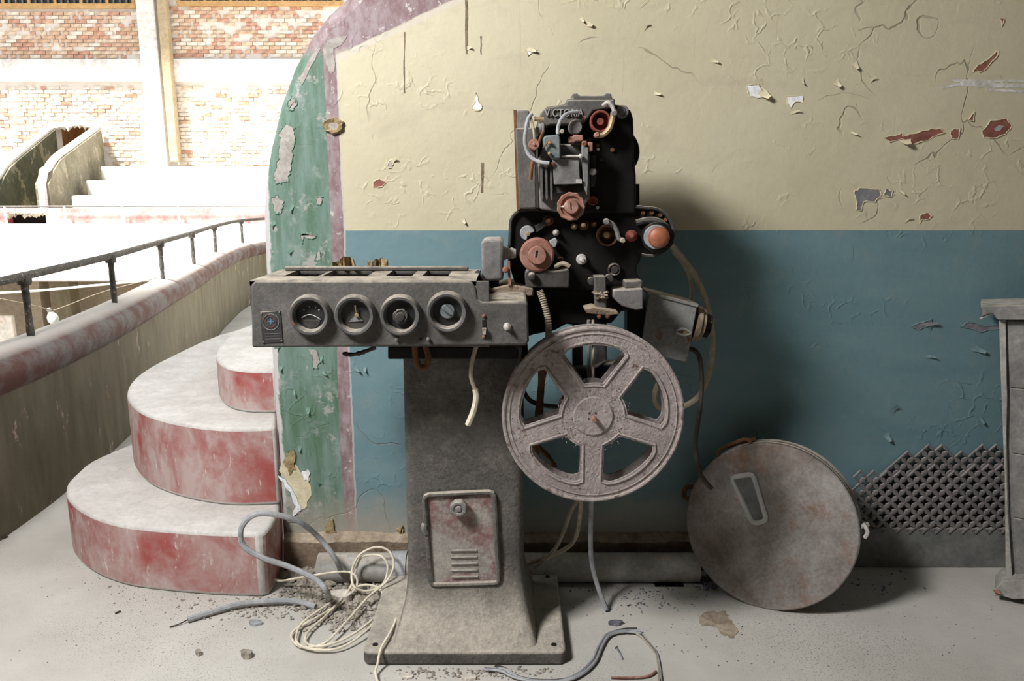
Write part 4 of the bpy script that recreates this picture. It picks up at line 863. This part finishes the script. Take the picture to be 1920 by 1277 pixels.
MB().tube([at(1088, 640, 2.12), at(1090, 800, 2.12), at(1090, 900, 2.12), at(1088, 960, 2.15), at(1078, 1010, 2.2), at(1050, 1035, 2.23), at(990, 1056, 2.26)], .007, 8, 6).build('drop_cable', 'tancable', PJ)
MB().tube([at(1112, 830, 2.14), at(1085, 930, 2.18), at(1070, 960, 2.20), at(1040, 1030, 2.22), at(985, 1078, 2.25)], .0065, 8, 6).build('drop_cable', 'tancable', PJ)
MB().tube([at(1112, 850, 2.12), at(1108, 960, 2.14), at(1108, 1040, 2.16), at(1118, 1090, 2.16), onz(1137, 1143, .008)], .0075, 8, 6).build('drop_cable', 'greycable', PJ)
# --- rusty switch box on the right
sbx = MB(); q = [(1216, 549), (1308, 573), (1288, 680), (1200, 660)]
sb = plate(q, 2.12, .10).build('switch_box', 'switchbox', PJ, bevel=.003)
plate([(1213, 546), (1311, 571), (1309, 577), (1214, 552)], 2.115, .11).build('box_lid_edge', 'switchbox', sb, bevel=.002)
MB().tube([at(1268, 620, 2.112), at(1280, 616, 2.108), at(1296, 624, 2.108), at(1284, 628, 2.108), at(1268, 624, 2.112)], .003, 6, 3).build('latch', 'light', sb)
knob(1284, 624, 2.118, [(5, 0), (5, .010), (0, .012)], 12).build('latch_pin', 'brass', sb)
ax = (at(1340, 612, 2.17)-at(1300, 604, 2.17)).normalized(); k = mpp(605, 2.17)
MB().lathe([(34*k, 0), (34*k, .014), (31*k, .016), (31*k, .026)], at(1299, 606, 2.17), ax, 24).build('gland', 'ledge', sb)
MB().lathe([(22*k, 0), (22*k, .016), (18*k, .02)], at(1314, 608, 2.17)+ax*.006, ax, 16, lambda a: 1-.06*math.cos(8*a)).build('gland_nut', 'black', sb)
plate([(1176, 560), (1206, 560), (1216, 600), (1206, 650), (1194, 665), (1176, 640)], 2.13, .06).build('box_bracket', 'black', PJ)
MB().tube([at(1284, 655, 2.16), at(1300, 656, 2.16), at(1312, 672, 2.16), at(1316, 720, 2.15), at(1312, 770, 2.14), at(1304, 830, 2.10), at(1310, 880, 2.05), at(1320, 900, 2.045), at(1334, 916, 2.045)], .007, 8, 6).build('box_cable', 'darkcable', PJ)
MB().tube([at(1258, 458, 2.12), at(1280, 484, 2.16), at(1305, 520, 2.18), at(1325, 570, 2.20), at(1336, 630, 2.22), at(1332, 690, 2.22), at(1315, 735, 2.22), at(1290, 758, 2.22), at(1252, 768, 2.22), at(1232, 760, 2.22), at(1228, 738, 2.22), at(1238, 712, 2.2), at(1255, 690, 2.18)], .0085, 8, 6).build('pale_cable', 'tancable', PJ)
MB().tube([at(1262, 470, 2.14), at(1285, 500, 2.2), at(1295, 530, 2.22), at(1296, 560, 2.2)], .006, 8, 6).build('pale_cable', 'tancable', PJ)
MB().tube([at(1182, 590, 2.16), at(1178, 640, 2.16), at(1184, 680, 2.16)], .008, 6, 8, lambda t, i: random.uniform(.7, 1.2)).build('rag_cord', 'darkcable', PJ)

# ================================================================== TAKE-UP REEL
RD = 1.90; rc = at(1112, 780, RD); R = .2315
RL = thing('film_reel', 'large five spoked film reel with flaking mauve paint', 'reel', (rc.x, RD, rc.z-R))
def ring2(r0, r1, y0, y1, n=64):
    m = MB(); m.lathe([(r0, y0), (r1, y0), (r1, y1), (r0, y1), (r0, y0)], rc, n=n); m.f = m.f[:4*n]; m.mi = m.mi[:4*n]; return m
# disc with five windows as a polar grid
def flange(yf, th, name):
    m = MB(); NA = 200; r_in, r_out, rw0, rw1 = 0.0, R, .105, .188
    def inside(a, r):
        k_ = ((a-math.radians(90)) / (2*math.pi/5)) % 1.0; ang = (k_-.5)*2*math.pi/5     # spokes at k_=0
        half = 2*math.pi/10 - math.asin(min(1, .030/r)) ; return abs(ang) < half
    # build windows: 5 sectors, each bounded by window outlines -> use polygons between rings
    vs = {}
    def V(p, y): return Vector((rc.x+p[0], RD+y, rc.z+p[1]))
    wins = []
    for s_ in range(5):
        mid = math.radians(90+72*s_)     # window centre directly up: spokes between
        pts = []
        half_o = math.radians(36)-math.asin(.031/.186); half_i = math.radians(36)-math.asin(.031/.088)
        no = 12
        for i in range(no+1):
            a = mid-half_o+2*half_o*i/no; rr = .186-(.010 if i in (0, no) else .002 if i in (1, no-1) else 0); pts.append((rr*math.cos(a), rr*math.sin(a)))
        for i in range(5):
            a = mid+half_i-2*half_i*i/4; pts.append((.088*math.cos(a), .088*math.sin(a)))
        wins.append(pts)
    bm = bmesh.new()
    outer = [bm.verts.new((R*math.cos(2*math.pi*i/96), R*math.sin(2*math.pi*i/96), 0)) for i in range(96)]
    ed = [bm.edges.new((outer[i], outer[(i+1) % 96])) for i in range(96)]
    for p in wins:
        vv = [bm.verts.new((x, y, 0)) for x, y in p]; ed += [bm.edges.new((vv[i], vv[(i+1) % len(vv)])) for i in range(len(vv))]
    res = bmesh.ops.triangle_fill(bm, use_beauty=True, use_dissolve=False, edges=ed)
    bm.verts.index_update(); n0 = len(bm.verts)
    fr = [V((v.co.x, v.co.y), yf) for v in bm.verts]; bk_ = [V((v.co.x, v.co.y), yf+th) for v in bm.verts]
    fs = []
    def inwin(p):
        for wn in wins:
            c_ = False; j = len(wn)-1
            for i in range(len(wn)):
                if (wn[i][1] > p[1]) != (wn[j][1] > p[1]) and p[0] < (wn[j][0]-wn[i][0])*(p[1]-wn[i][1])/(wn[j][1]-wn[i][1])+wn[i][0]: c_ = not c_
                j = i
            if c_: return True
        return False
    for f in bm.faces:
        c_ = f.calc_center_median()
        if not inwin((c_.x, c_.y)): fs.append(tuple(v.index for v in f.verts))
    allf = fs+[tuple(i+n0 for i in reversed(f)) for f in fs]
    o_ = 0
    for L_ in [96]+[len(p) for p in wins]:
        for i in range(L_):
            j = (i+1) % L_; allf.append((o_+i, o_+j, o_+j+n0, o_+i+n0))
        o_ += L_
    m.add(fr+bk_, allf); bm.free()
    return m.build(name, 'reel', RL, bevel=.0015), wins
fo_, wins = flange(0, .006, 'front_flange')
flange(.05, .005, 'back_flange')
for p in wins:                                            # pressed beads round each window
    c_ = Vector((sum(x for x, y in p)/len(p), sum(y for x, y in p)/len(p)))
    q = [Vector((x, y))+(Vector((x, y))-c_).normalized()*.008 for x, y in p]
    MB().tube([Vector((rc.x+v.x, RD-.0005, rc.z+v.y)) for v in q], .0032, 6, 0, None, True).build('window_bead', 'reel', fo_)
MB().tube([Vector((rc.x+(R-.002)*math.cos(a), RD+.001, rc.z+(R-.002)*math.sin(a))) for a in [i*2*math.pi/96 for i in range(96)]], .0055, 8, 0, None, True).build('rolled_edge', 'reel', fo_)
MB().tube([Vector((rc.x+(R-.016)*math.cos(a), RD-.0005, rc.z+(R-.016)*math.sin(a))) for a in [i*2*math.pi/96 for i in range(96)]], .002, 6, 0, None, True).build('edge_bead', 'reel', fo_)
MB().lathe([(.052, 0), (.052, .002), (.049, .0045), (.0, .0035)], rc, n=40).build('hub_disc', 'reel', RL)
MB().lathe([(.055, -.05), (.055, -.005)], rc, n=32).build('core', 'reel', RL)
for dx, dz in ((-.011, .009), (.006, .009), (-.012, -.006)): MB().lathe([(.0022, .002), (.0022, .005), (0, .005)], rc+Vector((dx, 0, dz)), n=8).build('hub_hole', 'hole', RL)
MB().lathe([(.0065, 0), (.0065, .022), (.005, .026), (0, .026)], rc+Vector((.001, 0, -.004)), n=14).build('drive_pin', 'rustpink', RL)
m = MB()
for i in range(900):
    a = random.uniform(0, 6.283); r = random.choice((random.uniform(.19, .228), random.uniform(.05, .1), R))
    m.rock(rc+Vector((r*math.cos(a), -.001, r*math.sin(a))), random.uniform(.0008, .0026), .8)
tag(m.build('paint_flakes', 'reel', RL, flat=True), kind='stuff')

# ================================================================== FILM CAN
yaw = math.radians(26); lean = math.radians(11)
nrm = Vector((-math.sin(yaw)*math.cos(lean), -math.cos(yaw)*math.cos(lean), math.sin(lean)))   # the way the lid faces
right = Vector((math.cos(yaw), -math.sin(yaw), 0)); upv = nrm.cross(right)*-1
if upv.z < 0: upv = -upv
RC = .255; TC = .105
base = onz(1428, 1141, 0)
cc = base+upv*RC                                       # centre of the lid
CN = thing('film_can', 'round rusty tin film can leaning against the wall', 'film can', base)
MB().lathe([(RC-.006, -TC), (RC-.003, -TC+.004), (RC-.003, -.034), (RC, -.033), (RC, -.003), (RC-.004, 0), (RC-.03, .0005), (RC-.05, .002), (0, .004)], cc, nrm, 72).build('can_body', 'can', CN)
MB().lathe([(RC-.001, -TC+.001), (RC+.003, -TC+.006), (RC-.001, -TC+.012)], cc, nrm, 72).build('back_bead', 'canrim', CN)
MB().lathe([(RC+.0005, -.036), (RC+.0025, -.033), (RC+.0005, -.030)], cc, nrm, 72).build('lid_bead', 'canrim', CN)
def onface(px, py, h=.004):
    d = at(px, py, 1)-Vector((0, 0, H)); o_ = Vector((0, 0, H)); p0 = cc+nrm*h
    return o_+d*((p0-o_).dot(nrm)/d.dot(nrm))
lbp = [(1364, 890), (1416, 883), (1442, 978), (1410, 985)]
inn = [onface(*p) for p in ((1377, 899), (1410, 894), (1434, 974), (1413, 979))]
MB().prism(inn, nrm*.0015).build('label_plate', mk('label_pane', (.11, .115, .105), (.16, .16, .145), 30, .5, 0, .2, 80), CN)
oq = [onface(x, y, .006) for x, y in ((1371, 895), (1412, 889), (1438, 976), (1412, 982))]; rr = []
for i in range(4):
    a, b, c_ = oq[i-1], oq[i], oq[(i+1) % 4]; d1 = (a-b).normalized()*.012; d2 = (c_-b).normalized()*.012; rr += [b+d1, b+d1*.3+d2*.3, b+d2]
MB().tube(rr, .008, 8, 0, None, True).build('label_frame', mk('label_frame_metal', (.40, .39, .37), (.46, .45, .43), 20, .6, 0, .2, 90, grime=.2), CN)
def rimpt(deg, out=0, h=-.05):
    a = math.radians(deg); return cc+right*((RC+out)*math.cos(a))+upv*((RC+out)*math.sin(a))+nrm*h
cl = MB().tube([rimpt(10, .002, -.015), rimpt(10, .018, -.03), rimpt(10, .018, -.055), rimpt(10, .002, -.075)], .007, 6, 3).build('clasp', 'light', CN)
MB().tube([rimpt(12, .01, -.02), rimpt(7, .02, -.015), rimpt(3, .012, -.02)], .006, 6, 3).build('clasp_tongue', 'light', cl)
MB().tube([rimpt(172, .0, -.03), rimpt(172, .022, -.035), rimpt(166, .026, -.05), rimpt(164, .0, -.06)], .008, 6, 3).build('clasp', 'rust', CN)
MB().tube([rimpt(133, .0, -.03), rimpt(130, .016, -.04), rimpt(112, .016, -.04), rimpt(108, .0, -.03)], .006, 6, 4).build('carry_handle', 'rust', CN)
m = MB(); m.tube([rimpt(126, .012, -.075), rimpt(117, .012, -.075), rimpt(106, .006, -.075)], .008, 6, 3).build('hinge', 'rust', CN)

# ================================================================== PERFORATED GRILLES
def grille(name, outline, y, lean_, lbl, off):
    a = .0448/math.sqrt(2); m = MB(); ol = [at(px, py, y) for px, py in outline]
    P2 = [(p.x, p.z) for p in ol]
    def inp(x, z):
        c_ = False; j = len(P2)-1
        for i in range(len(P2)):
            if (P2[i][1] > z) != (P2[j][1] > z) and x < (P2[j][0]-P2[i][0])*(z-P2[i][1])/(P2[j][1]-P2[i][1])+P2[i][0]: c_ = not c_
            j = i
        return c_
    zb = min(z for x, z in P2); x0 = min(x for x, z in P2); s2 = math.sqrt(.5); th = .007
    N = 16
    for i in range(-40, 41):
        for j in range(-40, 41):
            u, v = (i+.5)*a, (j+.5)*a; X = x0+off+(u-v)*s2; Z = zb+(u+v)*s2
            if not inp(X, Z): continue
            sq = []; ho_ = []
            for k_ in range(N):
                t_ = 2*math.pi*k_/N; c_, s_ = math.cos(t_), math.sin(t_); mx_ = max(abs(c_), abs(s_)); sq.append((c_/mx_*a/2, s_/mx_*a/2))
                rr = a*(.50 if k_ % 4 == 2 else .25 if k_ % 4 == 0 else .34); ho_.append((c_*rr, s_*rr))
            rot = lambda p: (X+(p[0]-p[1])*s2, Z+(p[0]+p[1])*s2)
            o_ = len(m.v)
            for lst, dy in ((sq, 0), (ho_, 0), (sq, th), (ho_, th)):
                for p in lst:
                    x, z = rot(p); bul = -.0012 if (lst is sq and dy == 0) else 0
                    m.v.append(Vector((x, y+dy+bul+(z-zb)*lean_, z)))
            for k_ in range(N):
                k2 = (k_+1) % N
                m.f += [(o_+k_, o_+k2, o_+N+k2, o_+N+k_), (o_+N+k_, o_+N+k2, o_+3*N+k2, o_+3*N+k_), (o_+3*N+k_, o_+3*N+k2, o_+2*N+k2, o_+2*N+k_), (o_+2*N+k_, o_+2*N+k2, o_+k2, o_+k_)]; m.mi += [0]*4
    o = m.build(name, 'grille', flat=True)
    return tag(o, lbl, 'grille', 'broken perforated grilles')
yg = 2.418
grille('perforated_grille', [(1600, 990), (1596, 925), (1608, 893), (1640, 893), (1680, 884), (1720, 884), (1760, 880), (1800, 888), (1840, 880), (1892, 884), (1896, 990)], yg, .03, 'front broken grey perforated grille piece standing on the baseboard', .005)
grille('perforated_grille', [(1636, 988), (1640, 905), (1660, 880), (1690, 868), (1715, 850), (1750, 845), (1790, 845), (1815, 858), (1835, 846), (1870, 838), (1894, 842), (1894, 988)], yg+.014, .02, 'taller broken perforated grille piece behind the front one', .015)

# ================================================================== CABINET at the right edge
ka = math.radians(31); kr = Vector((math.cos(ka), -math.sin(ka), 0)); kd = Vector((math.sin(ka), math.cos(ka), 0)); kp = onz(1896, 1122, 0)
def onk(px, py, h=0.0):
    d = at(px, py, 1)-Vector((0, 0, H)); o_ = Vector((0, 0, H)); p0 = kp-kd*h
    return o_+d*((p0-o_).dot(kd)/d.dot(kd))
CB = thing('wooden_cabinet', 'worn grey wooden cabinet cut off by the right edge', 'cabinet', kp)
kz0 = onk(1900, 1086).z; kz1 = onk(1890, 600).z; ktl = onk(1880, 600); kbl = onk(1897, 1086)
kw = kr*.5
def kquad(z0, z1, inset=0.0, h=0.0, depth=.14):
    f0 = (z0-kbl.z)/(ktl.z-kbl.z); f1 = (z1-kbl.z)/(ktl.z-kbl.z); a, b = kbl.lerp(ktl, f0), kbl.lerp(ktl, f1)
    e = kbl+kw; return [p-kd*h for p in (a+kr*inset, b+kr*inset, Vector((e.x, e.y, z1)), Vector((e.x, e.y, z0)))], kd*depth
MB().prism(*kquad(kz0, kz1)).build('body', 'wood', CB, bevel=.002)
for i in range(4):
    z = kz0+(kz1-kz0)*i/4; q, dv = kquad(z+.0015, z+(kz1-kz0)/4-.0015, .012, .007, .0075); MB().prism(q, dv).build('panel_board', 'wood', CB, bevel=.002)
tq = [(1873, 600), (1886, 600), (1888, 720), (1889, 740), (1887, 830), (1890, 960), (1899, 1088), (1886, 1088), (1884, 900), (1878, 740)]
MB().prism([onk(x, y, .016) for x, y in tq], kd*.03).build('corner_post', 'woodedge', CB, bevel=.002)
tpb = [(1838, 574), (1925, 572), (2060, 570), (2060, 600), (1872, 600), (1868, 597), (1862, 588), (1850, 590), (1840, 594), (1844, 584)]
MB().prism([onk(x, y, .04) for x, y in tpb], kd*.17).build('top_board', 'wood', CB, bevel=.003)
MB().tube([onk(1838, 598, .03), onk(1856, 588, .03), onk(1874, 582, .03)], .004, 6, 3, lambda t, i: random.uniform(.6, 1.3)).build('splinter', 'woodedge', CB)
q, dv = kquad(.05, kz0, -.008, .012, .15); MB().prism(q, dv).build('plinth', 'wood', CB, bevel=.004)
MB().prism([onk(x, y, .05) for x, y in ((1866, 1104), (1880, 1090), (1960, 1084), (1960, 1122), (1900, 1124), (1880, 1118), (1866, 1118))], kd*.10).build('broken_foot_board', 'woodedge', CB, bevel=.002)
q, dv = kquad(0, .052, .03, .03, .12); MB().prism(q, dv).build('foot_block', 'wood', CB, bevel=.003)
MB().rock(onk(1870, 1110, .055), .014).build('foot_end', 'rustpink', CB, flat=True)

# ================================================================== CABLES on the floor
def cable(name, pts, r, mat, lbl, rf=None, cat='cable'):
    return tag(MB().tube(pts, r, 8, 7, rf).build(name, mat), lbl, cat)
Z = onz
cable('cable', [Z(640, 1075, .05), Z(630, 1050, .12)+Vector((0, 0, 0)), at(600, 1010, 2.25), at(560, 978, 2.2), at(510, 964, 2.17), at(475, 966, 2.16), at(453, 990, 2.15), at(456, 1022, 2.15), at(490, 1045, 2.15), at(540, 1062, 2.15), at(590, 1085, 2.12), at(612, 1108, 2.1), Z(618, 1125, .01)], .0085, 'greycable', 'stiff grey cable looping over the end of the lowest step')
cable('cable', [Z(352, 1162, .010), Z(400, 1147, .012), Z(450, 1133, .016), Z(510, 1127, .018), Z(555, 1128, .014), Z(592, 1138, .010)], .0095, 'greycable', 'straight grey cable end lying on the floor before the lowest step')
tag(MB().tube([Z(352, 1162, .009), Z(336, 1170, .005), Z(318, 1176, .003)], .002, 5, 3).build('wire_strand', 'darkcable'), 'bare dark wire strand poking out of the straight grey cable', 'wire')
# cream coil: one continuous wire
cw = [(514, 1086, .03), (530, 1089, .03), (580, 1080, .06), (640, 1072, .07), (665, 1078, .06), (668, 1100, .03), (640, 1130, .012), (590, 1160, .008), (552, 1182, .006), (548, 1200, .006), (570, 1214, .008), (610, 1205, .012), (650, 1165, .02), (690, 1120, .03), (725, 1090, .06), (738, 1060, .10), (730, 1034, .13), (705, 1026, .14), (675, 1040, .12), (660, 1070, .07), (664, 1100, .04), (690, 1108, .02), (718, 1095, .04), (727, 1062, .09), (712, 1042, .12), (680, 1044, .11), (668, 1066, .07), (655, 1105, .03), (615, 1150, .012), (578, 1185, .010), (574, 1205, .010), (600, 1212, .010), (650, 1196, .012), (700, 1160, .02), (720, 1125, .03), (705, 1100, .03), (670, 1100, .03), (620, 1130, .014), (570, 1165, .010), (556, 1190, .012), (560, 1208, .012), (590, 1218, .01), (640, 1214, .01), (690, 1180, .02), (716, 1145, .03), (740, 1140, .03), (745, 1150, .03), (735, 1180, .046), (715, 1215, .048), (708, 1245, .020), (704, 1262, .010), (712, 1290, .006)]
cable('wire_coil', [Z(x, y, z+.004) for x, y, z in cw], .0036, 'cream', 'tangled cream wire coil on the floor left of the pedestal', None, 'wire')
# wire harness at the front
def strands(name, pts, nst, r, spread, mats, lbl):
    t_ = thing(name, lbl, 'cable', Z(*pts[0], 0))
    for s_ in range(nst):
        ox, oy = random.uniform(-spread, spread), random.uniform(-spread, spread); P = []
        for i, (x, y) in enumerate(pts):
            e = 1+2.5*max(0, 1-i/1.5)+2.5*max(0, (i-len(pts)+2.5)/1.5)
            p = Z(x, y, r+.002+abs(ox)*.6); P.append(p+Vector((ox*e, oy*e, 0)))
        MB().tube(P, r, 6, 5).build('strand', mats[s_ % len(mats)], t_)
strands('wire_harness', [(922, 1252), (945, 1256), (965, 1268), (1000, 1276), (1050, 1276), (1085, 1264), (1112, 1240), (1126, 1210), (1140, 1190), (1165, 1182), (1190, 1182)], 7, .0034, .006, ['greycable', 'darkcable', 'flint', 'greycable'], 'bundle of grey wires snaking along the floor before the pedestal')
strands('wire_harness', [(1168, 1184), (1195, 1186), (1215, 1205), (1230, 1225), (1236, 1250), (1238, 1275), (1240, 1300)], 5, .0026, .004, ['greycable', 'darkcable', 'tancable'], 'thin wires curling down at the bottom edge right of the pedestal')
tag(MB().tube([Z(1146, 1271, .004), Z(1180, 1271, .006), Z(1215, 1268, .006), Z(1230, 1258, .006)], .003, 6, 4).build('wire_strand', 'rustpink'), 'pinkish wire end lying inside the curl of thin wires', 'wire')
# nail and scraps
nl = thing('nail', 'bent nail lying on the floor inside the wire curl', 'nail', Z(1160, 1225, 0))
MB().tube([Z(1157, 1216, .004), Z(1163, 1226, .004), Z(1167, 1236, .003)], .0022, 6, 3).build('shank', 'flint', nl)
MB().lathe([(.005, 0), (.005, .002), (0, .003)], Z(1156, 1214, .005), (-.4, .8, .2), 8).build('nail_head', 'greycable', nl)
def scrap(px, py, wpx, hpx, mat, lbl, cat, nm, z=.004):
    k_ = 12; m = MB(); pts = [Z(px+wpx*math.cos(i*6.283/k_)*random.uniform(.7, 1.1), py+hpx*math.sin(i*6.283/k_)*random.uniform(.7, 1.1), z) for i in range(k_)]
    m.prism(pts, (0, 0, -z+.0003)); tag(m.build(nm, mat, flat=True), lbl, cat)
scrap(1155, 1165, 15, 4, 'flint', 'slate grey scrap on the floor below the dangling cable', 'scrap', 'floor_scrap', .01)
scrap(478, 1165, 14, 5, 'greycable', 'pale curled scrap on the floor left of the wire coil', 'scrap', 'floor_scrap', .008)
scrap(462, 1222, 12, 6, 'debris', 'knobbly grey crumb on open floor at lower left', 'rubble', 'floor_scrap', .016)
scrap(372, 1220, 6, 4, 'debris', 'small round pebble left of the knobbly crumb', 'pebble', 'pebble', .012)
scrap(762, 1266, 12, 6, 'plaster', 'brick coloured plaster flake before the base plate', 'flake', 'floor_scrap', .006)
scrap(640, 1112, 22, 9, 'plaster', 'white plaster lump inside the cream wire coil', 'rubble', 'plaster_lump', .03)
scrap(880, 1268, 16, 6, 'plaster', 'pale plaster flake below the pedestal base', 'flake', 'floor_scrap', .008)
for pts, lbl in (([(0, 1012), (15, 1006)], 'dark twig on the floor at the left edge'), ([(12, 983), (30, 979)], 'short dark splinter on the floor near the parapet'), ([(216, 1150), (226, 1146)], 'tiny dark splinter before the lowest step')):
    tag(MB().tube([Z(x, y, .003) for x, y in pts], .003, 5, 2).build('splinter', 'darkcable'), lbl, 'splinter')
tag(MB().prism([Z(x, y, .0012) for x, y in rough_poly([(1308, 1158), (1330, 1146), (1362, 1148), (1366, 1158), (1376, 1170), (1386, 1184), (1372, 1198), (1350, 1190), (1344, 1176), (1318, 1174)], 3, 4)], (0, 0, -.001)).build('floor_stain', 'ledge', flat=True), 'brown worn patch on the floor in front of the film can', 'stain')
# torn plaster standing behind the console
for (x0_, x1_, py), lbl in (((625, 668, 492), 'crumpled brown plaster scrap at the back of the console, left one'), ((690, 728, 490), 'torn brown plaster scrap at the back of the console, right one')):
    y = C1-.02; n_ = 9; m = MB(); zb = zt_+.002
    top = [(x0_+(x1_-x0_)*i/(n_-1), 500-random.uniform(4, 14)-(6*math.sin(i/(n_-1)*3.14))) for i in range(n_)]
    vs = []; 
    for i, (px, pyy) in enumerate(top):
        p = at(px, pyy, y); vs += [Vector((p.x, y+random.uniform(-.012, .012), zb)), Vector((p.x+random.uniform(-.003, .003), y+random.uniform(-.02, .02), max(p.z, zb+.006)))]
    bk_ = [v+Vector((0, .006, 0)) for v in vs]; N = len(vs)
    fs = [(2*i, 2*i+1, 2*i+3, 2*i+2) for i in range(n_-1)]
    m.add(vs+bk_, fs+[tuple(j+N for j in reversed(f)) for f in fs]+[(2*i+1, 2*i+1+N, 2*i+3+N, 2*i+3) for i in range(n_-1)])
    tag(m.build('plaster_scrap', 'gold', flat=True), lbl, 'plaster scrap')
# rubble: uncountable grit
def grit(name, areas, mat, lbl):
    m = MB()
    for (xa, xb, ya, yb, cnt, r0, r1) in areas:
        for _ in range(cnt):
            p = Z(random.triangular(xa, xb), random.triangular(ya, yb), 0); r = random.uniform(r0, r1)*random.random()**.5+r0*.5
            m.rock(p+Vector((0, 0, r*.35)), r, .6)
    tag(m.build(name, mat, flat=True), lbl, 'rubble', kind='stuff')
grit('floor_rubble', [(515, 770, 1085, 1150, 650, .004, .016), (560, 740, 1120, 1190, 420, .003, .009), (300, 700, 1110, 1170, 260, .002, .007), (130, 500, 1040, 1140, 90, .002, .005), (690, 1080, 1250, 1277, 220, .002, .007), (535, 640, 1060, 1110, 120, .008, .024)], 'debris', 'crumbled plaster rubble heaped at the wall foot left of the pedestal')
grit('floor_grit', [(1060, 1340, 1080, 1160, 170, .0015, .006), (1300, 1360, 1076, 1110, 160, .003, .010), (1050, 1900, 1080, 1270, 260, .0012, .003), (0, 700, 1000, 1277, 160, .0012, .003), (1560, 1760, 1060, 1130, 40, .002, .006)], 'flint', 'dark grit scattered over the floor')
